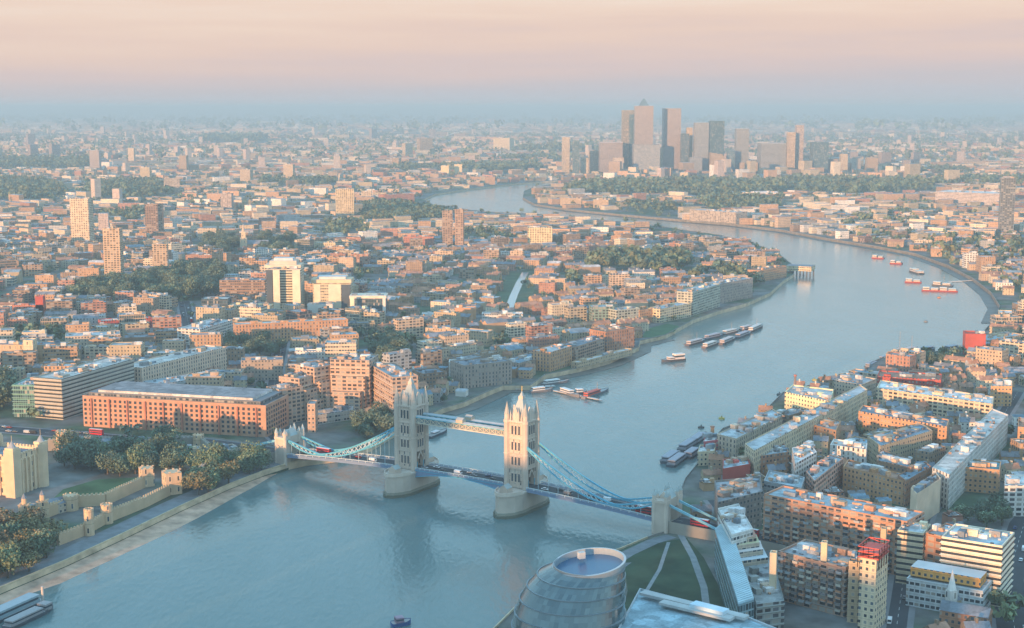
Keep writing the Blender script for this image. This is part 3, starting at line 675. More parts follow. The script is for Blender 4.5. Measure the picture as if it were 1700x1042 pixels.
def flat_roof(root, q, z, par, wc, rc, rnd, plant=True, parts=True):
    m = MB(); i_ = inset(q, .6); n = len(q)
    for k in range(n):
        a, b = q[k], q[(k + 1) % n]; c, d = i_[(k + 1) % n], i_[k]
        m.face([(a[0], a[1], z + par), (b[0], b[1], z + par), (c[0], c[1], z + par), (d[0], d[1], z + par)], 0, sh(wc, 1.05))
        m.face([(d[0], d[1], z + par), (c[0], c[1], z + par), (c[0], c[1], z), (d[0], d[1], z)], 0, wc)
    m.face([(p[0], p[1], z) for p in i_], 1, rc)
    ro = m.build('roof', [FAC['plain'], ROOF], root)
    if not plant: return ro
    ax = Vector((q[1][0] - q[0][0], q[1][1] - q[0][1])); ay = Vector((q[3 % n][0] - q[0][0], q[3 % n][1] - q[0][1])); an = math.atan2(ax.y, ax.x)
    area = ax.length * ay.length; k = 1 + int(min(7, area / 240))
    near = q[0][1] < 1120
    if near: k = int(k * 1.6) + 1
    for _ in range(k):
        pm = MB(); f, g = rnd.uniform(.1, .9), rnd.uniform(.25, .75); x, y = q[0][0] + ax.x * f + ay.x * g, q[0][1] + ax.y * f + ay.y * g
        lx_, ly_, h_ = min(rnd.uniform(2.5, 9), ax.length * .3), min(rnd.uniform(2.5, 5), ay.length * .4), rnd.uniform(1.4, 3.4)
        pm.box(x, y, z, z + h_, lx_, ly_, an, c=rnd.choice([(.30, .31, .32), (.5, .5, .5), (.45, .33, .24), sh(wc, .9), sh(wc, 1.1), (.62, .6, .57), (.2, .24, .28)])); pm.build('plant_room', ROOF, ro)
    for _ in range(k * (2 if near else 1)):
        vm = MB(); f, g = rnd.uniform(.06, .94), rnd.uniform(.12, .88); x, y = q[0][0] + ax.x * f + ay.x * g, q[0][1] + ax.y * f + ay.y * g
        vm.box(x, y, z, z + rnd.uniform(.5, 1.3), rnd.uniform(.8, 3.2), rnd.uniform(.8, 1.6), an, c=rnd.choice([(.6, .6, .6), (.15, .16, .18), (.4, .42, .45), (.5, .3, .2)])); vm.build('roof_vent', ROOF, ro)
    return ro
HR = random.Random(11)
def pb(name, label, cat, q, h, fac, col, rc, roof='flat', z0=LAND, par=.9, group=None, plant=True, bands=False, cap=None, parent=None):
    """building on world polygon q"""
    q = ccw([tuple(p) for p in q]); cx = sum(p[0] for p in q) / len(q); cy = sum(p[1] for p in q) / len(q)
    c = BR.get(col, col) if isinstance(col, str) else col; r = RF.get(rc, rc) if isinstance(rc, str) else rc
    if parent is None:
        root = thing(name, label, cat, (cx, cy, z0), group)
    else: root = parent
    zt = z0 + h; m = MB()
    wall_top = zt + (par if roof == 'flat' else 0)
    m.prism(q, z0 - .5, wall_top, c=c, top=False, seed=HR.uniform(0, 40)); m.build('wall', FAC[fac], root)
    if roof == 'flat': flat_roof(root, q, zt, par, c, r, HR, plant)
    elif roof == 'gable':
        ax = Vector((q[1][0] - q[0][0], q[1][1] - q[0][1])); ay = Vector((q[3][0] - q[0][0], q[3][1] - q[0][1])); g = MB()
        if ax.length >= ay.length: g.gable(cx, cy, zt, ay.length * .33, ax.length + .6, ay.length + .8, math.atan2(ax.y, ax.x), r, cg=c)
        else: g.gable(cx, cy, zt, ax.length * .33, ay.length + .6, ax.length + .8, math.atan2(ay.y, ay.x), r, cg=c)
        g.build('roof', ROOF, root)
    if bands:                                            # real projecting floor slabs / balcony lines
        k = int(h / 3.1)
        for i in range(1, k + 1):
            if i > 12: break
            s = MB(); z = z0 + i * 3.1; n = len(q); cc = bands if isinstance(bands, tuple) else sh(c, 1.1)
            ox = inset(q, -.55)
            s.prism(ox, z - .18, z + .18, c=cc, top=True, bottom=True); s.build('floor_ledge', FAC['plain'], root)
    FOOT.append((q, 6))
    root['_h'] = h
    return root
def bld(label, x0, y0, x1, y1, yb=None, h=None, depth=18, fac='punch', col='brick', rc='flat', name='building', cat='building', **k):
    if h is None:
        b = P(x0, yb, LAND); h = max(3.0, top_h(b, y0))
    A, B = wcorner(x0, y0, h), wcorner(x1, y1, h)
    return pb(name, label, cat, polyrect(A, B, depth), h, fac, col, rc, **k)
def pbx(label, pts, h, fac='punch', col='brick', rc='flat', name='building', cat='building', **k):
    return pb(name, label, cat, [tuple(wcorner(x, y, h)[:2]) for x, y in pts], h, fac, col, rc, **k)
def add_windows(root, A, B, z0, nx, nz, pu, pv, w, h, zoff, most=100, u0=0.0, frame=(.55, .38, .28)):
    """each window is its own part with a pane; what is past a hundred goes into one part"""
    d = Vector((B[0] - A[0], B[1] - A[1])); an = math.atan2(d.y, d.x); d.normalize(); nrm = Vector((d.y, -d.x))
    cnt = 0; rest = MB(); rl = world_loc(root)
    fm = MB(); fm.box(0, 0, -h / 2 - .2, -h / 2, w + .4, .5, 0, c=frame); fm.box(0, 0, h / 2, h / 2 + .25, w + .4, .5, 0, c=frame)
    fm.box(0, 0, -h / 2, h / 2, w, .3, 0, c=(.04, .05, .06), mi=1)
    proto = fm.build('window', [FAC['plain'], GLASS]); me = proto.data; bpy.data.objects.remove(proto)
    for j in range(nz):
        for i in range(nx):
            x, y = A[0] + d.x * (u0 + (i + .5) * pu) + nrm.x * .06, A[1] + d.y * (u0 + (i + .5) * pu) + nrm.y * .06; z = z0 + zoff + j * pv
            if cnt < most:
                o = bpy.data.objects.new('window', me); COL.objects.link(o); o.parent = root; o.location = (x - rl.x, y - rl.y, z - rl.z); o.rotation_euler = (0, 0, an)
            else:
                rest.box(x, y, z - h / 2, z + h / 2, w, .3, an, c=(.04, .05, .06))
            cnt += 1
    if rest.f:
        r = rest.build('window_rows', GLASS, root); r['kind'] = 'stuff'
# ---------------- north bank, near
h_ = 23.0
hA = wcorner(137, 658, h_); hB = wcorner(441, 675, h_)
hotel = pb('brick_hotel', 'long orange brick hotel block with rows of small windows beside the dual carriageway', 'hotel', polyrect(hA, hB, 42), h_, 'plain', (.48, .27, .18), 'dark', plant=False)
Lh = (Vector(hB[:2]) - Vector(hA[:2])).length
add_windows(hotel, hA, hB, LAND, int(Lh / 4.2), 6, 4.2, 3.5, 1.9, 2.0, 3.0)
dq = polyrect(hA, hB, 42); add_windows(hotel, dq[1], dq[2], LAND, 9, 6, 4.2, 3.5, 1.9, 2.0, 3.0, most=0)
m = MB(); qi = inset(polyrect(hA, hB, 42), 3.5); m.prism(qi, LAND + h_, LAND + h_ + 3.4, c=(.17, .17, .17), ct=(.20, .20, .21)); m.build('set_back_storey', FAC['ribbon'], hotel)
m = MB(); qi = inset(polyrect(hA, hB, 42), 9); m.prism(qi, LAND + h_ + 3.4, LAND + h_ + 5.2, c=(.55, .53, .50), ct=(.24, .24, .25)); m.build('roof_terrace', ROOF, hotel)
for f in range(10):
    w_ = MB(); p = Vector(hA[:2]).lerp(Vector(hB[:2]), (f + .5) / 10); dn = (Vector(dq[3]) - Vector(dq[0])).normalized(); w_.box(p.x - dn.x * .5, p.y - dn.y * .5, LAND, LAND + h_ - 1, 1.2, 1.4, math.atan2(hB[1] - hA[1], hB[0] - hA[0]), c=(.42, .18, .12)); w_.build('pilaster', FAC['plain'], hotel)
bld('pale green glass office with a white edged roof left of the long brick hotel', 20, 640, 88, 641, yb=692, depth=30, fac='glass', col=(.16, .34, .27), rc='light', name='office_building', bands=(.26, .42, .35))
bld('narrow dark green glass stair tower between the green office and the striped office', 89, 634, 101, 634, yb=695, depth=12, fac='glass', col=(.12, .2, .2), rc='light', name='office_building', plant=False)
bld('striped stone and green glass office slanting back behind the long brick hotel', 102, 631, 222, 597, yb=697, depth=26, fac='stripe', col=(.42, .40, .34), rc='pale', name='office_building', bands=(.50, .47, .42))
bld('white roofed office with tall pillars in a row behind the middle of the brick hotel', 235, 612, 376, 577, yb=657, depth=24, fac='fin', col=(.66, .50, .38), rc='pale', name='office_building', plant=True)
bld('low block with pale blue glass roof just behind the brick hotel roof', 262, 640, 374, 622, h=14, depth=22, fac='ribbon', col=(.45, .5, .52), rc='sky', name='office_building')
bld('long curved stone palace with a tan cornice at the far side of the square', -30, 573, 106, 574, yb=606, depth=22, fac='slit', col='tan', rc='slate', name='stone_palace')
bld('tall white arched tower rising over the long stone palace', 38, 566, 54, 566, yb=612, depth=12, fac='slit', col='cream', rc='pale', name='clock_tower', cat='tower', plant=False)
bld('grey stone offices with mansard roofs behind the striped glass office', 108, 560, 200, 556, yb=590, depth=26, fac='punch', col='stone', rc='light', name='office_building')
bld('round fronted brown brick offices with a flat ring roof', 205, 562, 258, 560, yb=586, depth=22, fac='slit', col='brown', rc='slate', name='office_building')
bld('low white offices with stepped roofs beside the busy street', 332, 548, 386, 532, yb=574, depth=26, fac='balcony', col='white', rc='light', name='office_building', bands=True)
bld('tan brick block of flats with dark windows right of the pillared office', 400, 600, 470, 598, yb=632, depth=18, fac='punch', col=(.36, .29, .23), rc='slate', name='apartment_block', cat='flats')
HB = (.47, .33, .24)
bh = [(463, 648, 503, 641, 706, 16, 'lowest left wing'), (497, 630, 530, 621, 698, 20, 'second wing'), (522, 612, 560, 605, 692, 24, 'third wing'), (548, 598, 613, 600, 688, 28, 'tall middle'), (614, 606, 652, 628, 684, 20, 'right wing')]
hotel2 = None
for i, (a, b, c, d, yb, dep, _) in enumerate(bh):
    base = P(a, yb); hh = top_h(base, b); q = polyrect(wcorner(a, b, hh), wcorner(c, d, hh), dep)
    if i == 0: hotel2 = pb('stepped_hotel', 'stepped brown concrete hotel rising beside the north end of the bridge', 'hotel', q, hh, 'balcony', HB, 'flat')
    else: pb('', '', '', q, hh, 'balcony', HB, 'flat', parent=hotel2)
    if i in (1, 2, 3):
        for fwd, kh in ((5, .72), (10, .46)):
            A1, B1 = Vector(wcorner(a, b, hh)[:2]), Vector(wcorner(c, d, hh)[:2]); d1 = (B1 - A1).normalized(); n1 = Vector((d1.y, -d1.x))
            pb('', '', '', polyrect(A1 + n1 * fwd + d1 * fwd * .35, B1 + n1 * fwd - d1 * fwd * .5, 5.2), hh * kh, 'balcony', HB, 'flat', parent=hotel2, plant=False)
    if i > 0:
        A_, B_ = wcorner(a, b, hh), wcorner(c, d, hh); n = int((Vector(B_[:2]) - Vector(A_[:2])).length / 3.6)
        for s in range(int(hh / 3.0)):
            if s % 2: continue
            w_ = MB(); z = LAND + 2.2 + s * 3.0
            dd = Vector((B_[0] - A_[0], B_[1] - A_[1])).normalized(); nr = Vector((dd.y, -dd.x)); p, q2 = Vector(A_[:2]) + nr * .4, Vector(B_[:2]) + nr * .4
            w_.bar((p.x, p.y, z), (q2.x, q2.y, z), .8, (.55, .42, .32), h=.9); w_.build('balcony_rail', FAC['plain'], hotel2)
bld('narrow tan stair block at the foot of the stepped hotel', 510, 672, 523, 672, yb=718, depth=14, fac='punch', col=(.47, .33, .24), rc='flat', name='stair_block', plant=False)
bld('low curved terrace of the stepped hotel beside the river', 528, 690, 625, 676, yb=705, depth=16, fac='ribbon', col=(.4, .38, .34), rc='light', name='hotel_terrace')
bld('long orange brick flats with tall bays below the yellow tower', 390, 540, 578, 531, yb=571, depth=16, fac='fin', col='orange', rc='pale', name='apartment_block', cat='flats')
# towers of the office district
t1 = bld('tall yellow banded office tower with a wide white crown', 442, 448, 499, 448, yb=521, depth=26, fac='stripe', col=(.62, .54, .39), rc='light', name='office_tower', cat='tower', bands=(.66, .59, .45))
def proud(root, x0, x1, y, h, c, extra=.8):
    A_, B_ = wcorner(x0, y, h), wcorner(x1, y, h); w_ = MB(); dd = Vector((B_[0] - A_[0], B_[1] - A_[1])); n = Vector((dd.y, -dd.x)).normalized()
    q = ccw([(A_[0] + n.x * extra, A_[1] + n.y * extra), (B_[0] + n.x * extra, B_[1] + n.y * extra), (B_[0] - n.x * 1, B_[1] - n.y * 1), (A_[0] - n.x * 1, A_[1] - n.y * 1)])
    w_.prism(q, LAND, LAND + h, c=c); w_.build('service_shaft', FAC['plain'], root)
H1 = top_h(P(442, 521), 448)
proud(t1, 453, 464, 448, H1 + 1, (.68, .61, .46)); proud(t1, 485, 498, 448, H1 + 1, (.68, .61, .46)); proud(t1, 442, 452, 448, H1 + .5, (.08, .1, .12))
cq = polyrect(wcorner(437, 446, H1), wcorner(501, 446, H1), 28); m = MB(); m.prism(inset(cq, 1.2), LAND + H1 + .9, LAND + H1 + 4.5, c=(.66, .55, .42)); m.prism(inset(cq, 6), LAND + H1 + 4.5, LAND + H1 + 9, c=(.62, .5, .42)); m.prism(inset(cq, 10), LAND + H1 + 9, LAND + H1 + 12, c=(.55, .58, .6)); m.build('crown', FAC['plain'], t1)
t2 = bld('squat yellow banded office tower right of the tallest yellow tower', 519, 472, 582, 472, yb=519, depth=26, fac='ribbon', col=(.58, .48, .31), rc='pale', name='office_tower', cat='tower')
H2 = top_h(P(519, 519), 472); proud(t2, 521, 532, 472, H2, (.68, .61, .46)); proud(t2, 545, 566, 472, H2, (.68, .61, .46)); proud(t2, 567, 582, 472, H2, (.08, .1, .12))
cq = polyrect(wcorner(516, 471, H2), wcorner(583, 471, H2), 28); m = MB(); m.prism(cq, LAND + H2 + .9, LAND + H2 + 5, c=(.70, .52, .34)); m.prism(inset(cq, 6), LAND + H2 + 5, LAND + H2 + 8, c=(.6, .58, .56)); m.build('crown', FAC['plain'], t2)
t3 = bld('black glass office block in a white frame right of the two yellow towers', 581, 493, 640, 493, yb=528, depth=24, fac='glass', col='dark', rc='pale', name='office_building')
H3 = top_h(P(581, 528), 493); proud(t3, 581, 588, 493, H3 + 1.5, (.78, .68, .5)); proud(t3, 635, 640, 493, H3 + 1.5, (.7, .66, .6))
cq = polyrect(wcorner(581, 493, H3), wcorner(640, 493, H3), 24); m = MB(); m.prism(inset(cq, -.7), LAND + H3 - 1.5, LAND + H3 + 1.6, c=(.72, .60, .48)); m.build('cornice', FAC['plain'], t3)
t4 = bld('black glass office with a cream roof left of the yellow tower', 334, 497, 378, 497, yb=530, depth=22, fac='glass', col='dark', rc='pale', name='office_building')
bld('low cream office with bright plain walls at the foot of the yellow tower', 379, 508, 450, 508, yb=531, depth=16, fac='ribbon', col='yellow', rc='pale', name='office_building')
bld('slate roofed office with brown upper floors behind the yellow tower', 364, 466, 440, 466, yb=500, depth=26, fac='ribbon', col='brown', rc='slate', name='office_building')
bld('bright cream office wing under the squat yellow tower', 510, 506, 552, 506, yb=524, depth=14, fac='plain', col='white', rc='pale', name='office_building')
bld('curved red brick terrace left of the busy street', 168, 534, 252, 528, yb=550, depth=16, fac='punch', col='red', rc='pale', name='brick_terrace')
bld('red brick school with a small red tower beside the trees', 20, 507, 72, 507, yb=521, depth=14, fac='punch', col=(.45, .18, .12), rc='slate', name='school_building')
bld('slim red brick tower with a pale cap on the school', 58, 493, 71, 493, yb=521, depth=9, fac='plain', col='red', rc='white', name='brick_tower', cat='tower', plant=False)
bld('cream block with a plain bright wall left of the tower block pair', 106, 462, 134, 462, yb=475, depth=16, fac='plain', col='yellow', rc='pale', name='office_building')
bld('long brown brick building behind the dark trees of the square', 308, 424, 410, 424, yb=440, depth=16, fac='punch', col='brick', rc='tile', name='school_building')
# riverside warehouses down the north bank
NB = [(702, 622, 742, 618, 650, 22, 'punch', 'brown', 'slate', 'brown warehouse by the dock basin behind the bridge tower'), (745, 602, 768, 602, 632, 14, 'slit', 'white', 'pale', 'small white stone tower among the dockside roofs'),
 (770, 608, 850, 600, 645, 26, 'fin', (.36, .29, .24), 'slate', 'grey brown dockside flats with tall bays by the marina'), (862, 604, 914, 590, 622, 22, 'fin', (.40, .31, .25), 'blue', 'pale brown flats with a blue roof beside the river bend'),
 (914, 586, 950, 575, 617, 20, 'fin', 'orange', 'light', 'bright orange brick warehouse with tall bays on the river edge'), (955, 577, 1004, 562, 602, 20, 'balcony', (.38, .26, .19), 'slate', 'brown warehouse flats beside the bright orange warehouse'),
 (1006, 552, 1054, 545, 584, 24, 'fin', 'brick', 'tile', 'tall brick warehouse at the corner of the riverside lawn'), (960, 603, 1050, 580, 612, 8, 'punch', 'tan', 'pale', 'low tan riverside terrace under the brick warehouses'),
 (984, 511, 1020, 510, 540, 20, 'balcony', 'green', 'light', 'pale green stepped flats north of the riverside lawn'), (1024, 516, 1062, 512, 542, 18, 'balcony', (.42, .44, .36), 'sky', 'grey green flats with curved roof north of the riverside lawn'),
 (1062, 516, 1088, 512, 538, 16, 'punch', 'orange', 'tile', 'small orange brick block beside the riverside lawn'), (1096, 514, 1148, 504, 536, 18, 'balcony', (.60, .52, .34), 'light', 'yellow balconied flats on the river path'),
 (1150, 486, 1196, 472, 524, 20, 'balcony', (.46, .46, .36), 'light', 'stepped green grey flats on the river path'), (1196, 472, 1250, 462, 504, 22, 'fin', (.40, .32, .27), 'light', 'tall brown and grey flats near the river corner'),
 (1262, 450, 1306, 442, 468, 20, 'punch', 'orange', 'tile', 'orange warehouse next to the pier building'), (1160, 392, 1232, 399, 402, 16, 'punch', 'brick', 'tile', 'brick row along the river bend beyond the park'),
 (876, 378, 917, 378, 410, 26, 'balcony', (.80, .64, .36), 'pale', 'bright yellow slab block of flats near the river bend'), (670, 393, 720, 393, 412, 24, 'punch', (.46, .20, .14), 'tile', 'red brick block beside the teal roofs'),
 (620, 418, 690, 418, 424, 26, 'plain', 'grey', 'teal', 'low shed with a teal blue roof'), (498, 403, 560, 403, 417, 18, 'fin', 'yellow', 'pale', 'yellow brick flats with tall bays in a row'),
 (638, 324, 688, 322, 338, 30, 'punch', (.45, .20, .14), 'tile', 'red brick hall behind the dark trees at the river bend'), (960, 464, 1090, 463, 470, 30, 'plain', 'tan', (.42, .44, .30), 'long low hall with a yellow green roof beside the park'),
 (800, 522, 868, 522, 534, 16, 'ribbon', 'white', 'pale', 'low white hall with a bright gable near the canal'), (755, 512, 790, 512, 530, 14, 'plain', 'orange', 'pale', 'orange block with pale roof edge left of the canal'),
 (706, 545, 810, 552, 568, 14, 'punch', 'tan', 'light', 'long tan terrace under the trees of the dock'), (700, 522, 740, 522, 530, 14, 'plain', 'white', 'white', 'white hall with a curved bright roof'),
 (1553, 318, 1662, 322, 340, 90, 'ribbon', (.56, .48, .44), 'white', 'huge pale shopping hall roof on the far south bank'), (1210, 319, 1292, 320, 326, 60, 'plain', 'white', 'white', 'long white shed among the far south trees'),
 (1145, 348, 1222, 353, 366, 40, 'balcony', (.50, .42, .34), 'light', 'pale riverside block on the far side of the bend'), (985, 331, 1010, 332, 345, 30, 'fin', 'tan', 'pale', 'tan riverside block near the peninsula tip'), (930, 328, 965, 330, 341, 30, 'fin', 'tan', 'pale', 'row of pale gabled flats at the peninsula tip'),
 (1660, 520, 1720, 522, 536, 22, 'punch', 'cream', 'white', 'cream riverside block with small windows by the bank of trees'), (1603, 555, 1637, 556, 590, 20, 'plain', 'red', (.5, .1, .07), 'bright red building at the east end of the moorings'), (1640, 566, 1700, 556, 580, 24, 'fin', 'tan', 'sky', 'tan building with a glass roof right of the bright red building')]
for a, b, c, d, yb, dep, f, co, rc, lab in NB: bld(lab, a, b, c, d, yb=yb, depth=dep, fac=f, col=co, rc=rc, name='warehouse' if 'warehouse' in lab else 'building')
# pier building standing in the water
pr = thing('pier_building', 'cream topped building on dark piles over the water at the river bend', 'pier', tuple(P(1326, 460, 0)))
A_, B_ = P(1304, 444, 12), P(1347, 446, 12); q = ccw(polyrect(A_, B_, 26)); m = MB(); m.prism(q, 8, 15, c=BR['yellow'], ct=RF['slate']); m.build('wall', FAC['ribbon'], pr)
for f in range(8):
    for g in (0.05, .95):
        p = Vector(q[0]).lerp(Vector(q[1]), .04 + f * .13).lerp(Vector(q[3]).lerp(Vector(q[2]), .04 + f * .13), g); m = MB(); m.box(p.x, p.y, -1, 8, 1.6, 1.6, 0, c=(.12, .12, .12)); m.build('pile', FAC['plain'], pr)
# ---------------- south bank
LF = bld('long brick flats with brown balconies and a pale blue roof', 1268, 822, 1506, 868, h=29, depth=22, fac='balcony', col=(.46, .25, .16), rc='sky', name='apartment_block', cat='flats', bands=(.40, .30, .24))
CF = bld('dark brick flats with an inner court in front of the long balconied flats', 1292, 917, 1404, 944, h=24, depth=26, fac='balcony', col=(.38, .25, .19), rc='flat', name='apartment_block', cat='flats', bands=(.33, .30, .28))
bld('slender pale lift tower at the corner of the dark court flats', 1278, 920, 1289, 921, h=31, depth=4, fac='plain', col='cream', rc='pale', name='lift_tower', cat='tower', plant=False)
bld('slender pale lift tower behind the roof of the dark court flats', 1363, 903, 1373, 904, h=33, depth=4, fac='plain', col='cream', rc='pale', name='lift_tower', cat='tower', plant=False)
sc = bld('tan apartment tower with a red scaffolded top', 1428, 928, 1455, 933, h=34, depth=16, fac='punch', col='cream', rc='flat', name='apartment_tower', cat='tower')
def add_balconies(root, x0, y0, x1, y1, h, nx, nz, cols, w=3.0, dep=1.7, skip=.12):
    A_, B_ = wcorner(x0, y0, h), wcorner(x1, y1, h); d = Vector((B_[0] - A_[0], B_[1] - A_[1])); L = d.length; d.normalize(); nr = Vector((d.y, -d.x)); an = math.atan2(d.y, d.x); rl = world_loc(root); ms = []
    for cc in cols:
        m = MB(); m.box(0, -dep / 2, -.1, .12, w, dep, 0, c=(.42, .40, .38), bottom=True); m.box(0, -dep, .12, 1.15, w, .12, 0, c=cc)
        for s in (-1, 1): m.box(s * w / 2, -dep / 2, .12, 1.15, .1, dep, 0, c=cc)
        o = m.build('balcony', FAC['plain']); ms.append(o.data); bpy.data.objects.remove(o)
    for j in range(nz):
        for i in range(nx):
            if HR.random() < skip: continue
            f = (i + .5) / nx * L; x, y = A_[0] + d.x * f + nr.x * .5, A_[1] + d.y * f + nr.y * .5
            o = bpy.data.objects.new('balcony', HR.choice(ms)); COL.objects.link(o); o.parent = root; o.location = (x - rl.x, y - rl.y, LAND + 2.6 + j * 3.1 - rl.z); o.rotation_euler = (0, 0, an)
BC = [(.50, .24, .14), (.34, .36, .38), (.52, .46, .38), (.22, .20, .20)]
add_balconies(LF, 1270, 822, 1504, 867, 29, 14, 8, BC, skip=.15)
add_balconies(CF, 1294, 917, 1402, 943, 24, 9, 7, BC, 2.6)
m = MB(); q = polyrect(wcorner(1424, 927, 34), wcorner(1459, 933, 34), 16)
for z in (35, 37.5, 40):
    for i in range(4):
        a, b = q[i], q[(i + 1) % 4]; m.bar((a[0], a[1], LAND + z), (b[0], b[1], LAND + z), .35, (.6, .09, .06)); m.bar((a[0], a[1], LAND + z), (b[0], b[1], LAND + z + (2.4 if z < 40 else 0)), .3, (.6, .09, .06))
        for f in (0, .25, .5, .75): m.bar((a[0] + (b[0] - a[0]) * f, a[1] + (b[1] - a[1]) * f, LAND + 30), (a[0] + (b[0] - a[0]) * f, a[1] + (b[1] - a[1]) * f, LAND + 40), .3, (.6, .1, .07))
for z in (35.2, 37.7): m.prism(q, LAND + z, LAND + z + .2, c=(.5, .1, .08), bottom=True)
m.build('scaffold', TINT, sc)
bld('narrow shaded brick flats left of the red scaffolded tower', 1409, 934, 1427, 936, h=29, depth=18, fac='punch', col='tan', rc='flat', name='apartment_block', cat='flats')
bld('cream panelled flats behind the red scaffolded tower', 1490, 882, 1533, 888, h=27, depth=18, fac='stripe', col='cream', rc='light', name='apartment_block', cat='flats')
bld('white banded slab block with a pale blue flat roof', 1563, 893, 1664, 909, h=30, depth=26, fac='stripe', col=(.74, .64, .50), rc='sky', name='apartment_block', cat='flats', bands=(.76, .68, .56))
bld('brick and glass wing joined to the white banded slab block', 1536, 886, 1562, 892, h=27, depth=22, fac='balcony', col='brick', rc='light', name='apartment_block', cat='flats')
bw = bld('white low block carrying an orange panelled upper storey', 1505, 962, 1632, 984, h=13, depth=18, fac='ribbon', col=(.52, .55, .56), rc='light', name='office_building', plant=False)
hq = 18.5; q = polyrect(wcorner(1512, 940, hq), wcorner(1628, 960, hq), 12); m = MB(); m.prism(q, LAND + 13.9, LAND + hq, c=(.68, .34, .10), ct=(.60, .60, .60)); m.build('orange_storey', FAC['punch'], bw)
bld('terrace of dark houses with a church like white spire beside the orange storey', 1560, 1012, 1640, 1026, h=9, depth=10, fac='punch', col='brick', rc='slate', roof='gable', name='terraced_house', cat='house')
sp_ = P(1578, 1022); st = thing('church_spire', 'small white church spire among the houses below the orange storey', 'church', tuple(sp_)); m = MB(); m.box(sp_.x, sp_.y, LAND, LAND + 13, 4, 4, .3, c=BR['white']); m.build('tower', FAC['slit'], st); m = MB(); m.cyl(sp_.x, sp_.y, LAND + 13, LAND + 23, 2.2, 8, 0, c=(.75, .72, .68)); m.build('spire', FAC['plain'], st); m = MB(); m.box(sp_.x + 6, sp_.y + 6, LAND, LAND + 8, 14, 8, .6, c=BR['stock']); m.gable(sp_.x + 6, sp_.y + 6, LAND + 8, 4, 14.5, 8.6, .6, RF['slate'], cg=BR['stock']); m.build('nave', FAC['plain'], st)
# ribbed glass roof and neighbours beside the approach road
gr = pbx('long narrow hall with a ribbed pale blue glass roof beside the green park', [(1187, 880), (1208, 862), (1252, 996), (1226, 1004)], 22, 'glass', (.25, .36, .40), 'sky', name='office_building', roof='none')
m = MB(); qs = [wcorner(x, y, 22) for x, y in [(1187, 880), (1208, 862), (1252, 996), (1226, 1004)]]
for i in range(46):
    f0, f1 = i / 46, (i + .62) / 46; a, b, c, d = qs[0].lerp(qs[3], f0), qs[0].lerp(qs[3], f1), qs[1].lerp(qs[2], f1), qs[1].lerp(qs[2], f0)
    m.prism(ccw([(p.x, p.y) for p in (a, b, c, d)]), LAND + 22.3, LAND + 22.9, c=(.45, .58, .62))
m.prism(ccw([(p.x, p.y) for p in qs]), LAND + 21.8, LAND + 22.3, c=(.26, .38, .43)); m.build('roof', FAC['plain'], gr)
tb = pbx('terraced office with stacked white and coloured roof decks beside the ribbed glass roof', [(1192, 846), (1226, 838), (1250, 880), (1215, 890)], 27, 'ribbon', 'white', 'white', name='office_building')
for i, (p4, hh, cc) in enumerate([([(1211, 882), (1250, 876), (1256, 890), (1214, 896)], 24, (.55, .30, .22)), ([(1214, 893), (1256, 887), (1261, 900), (1217, 906)], 21.5, (.62, .56, .34)), ([(1217, 903), (1262, 897), (1267, 911), (1220, 918)], 19, (.7, .62, .58)), ([(1220, 915), (1267, 909), (1275, 925), (1226, 932)], 16, (.60, .64, .66))]):
    q = ccw([tuple(wcorner(x, y, hh)[:2]) for x, y in p4]); m = MB(); m.prism(q, LAND, LAND + hh, c=BR['stone'], ct=cc); m.build('roof_deck', FAC['ribbon'], tb)
pbx('dark louvred block stepping down at the near end of the ribbed glass roof', [(1232, 936), (1282, 926), (1302, 1000), (1256, 1006)], 13, 'balcony', (.30, .31, .29), (.30, .31, .30), name='office_building', bands=(.36, .38, .36))
pbx('brown office block between the bridge approach and the long balconied flats', [(1186, 800), (1262, 792), (1266, 818), (1192, 836)], 20, 'punch', (.22, .19, .17), 'flat', name='office_building')
nr = pbx('low triangular roofed building with pale blue glass at the near edge of the park', [(1062, 979), (1236, 1024), (1330, 1062), (1010, 1075)], 24, 'ribbon', (.42, .45, .47), (.30, .42, .47), name='office_building', plant=False)
m = MB()
for a, b in (((1066, 984), (1240, 1026)), ((1098, 1000), (1216, 1028))):
    p, q = wcorner(*a, 26), wcorner(*b, 26); m.bar((p.x, p.y, LAND + 26.2), (q.x, q.y, LAND + 26.2), 4.5, (.46, .47, .46), h=1.2)
p, q = wcorner(1150, 1004, 27), wcorner(1205, 1018, 27); m.bar((p.x, p.y, LAND + 27.5), (q.x, q.y, LAND + 27.5), 5.5, (.55, .68, .75), h=1.6)
m.build('roof_gallery', FAC['plain'], nr)
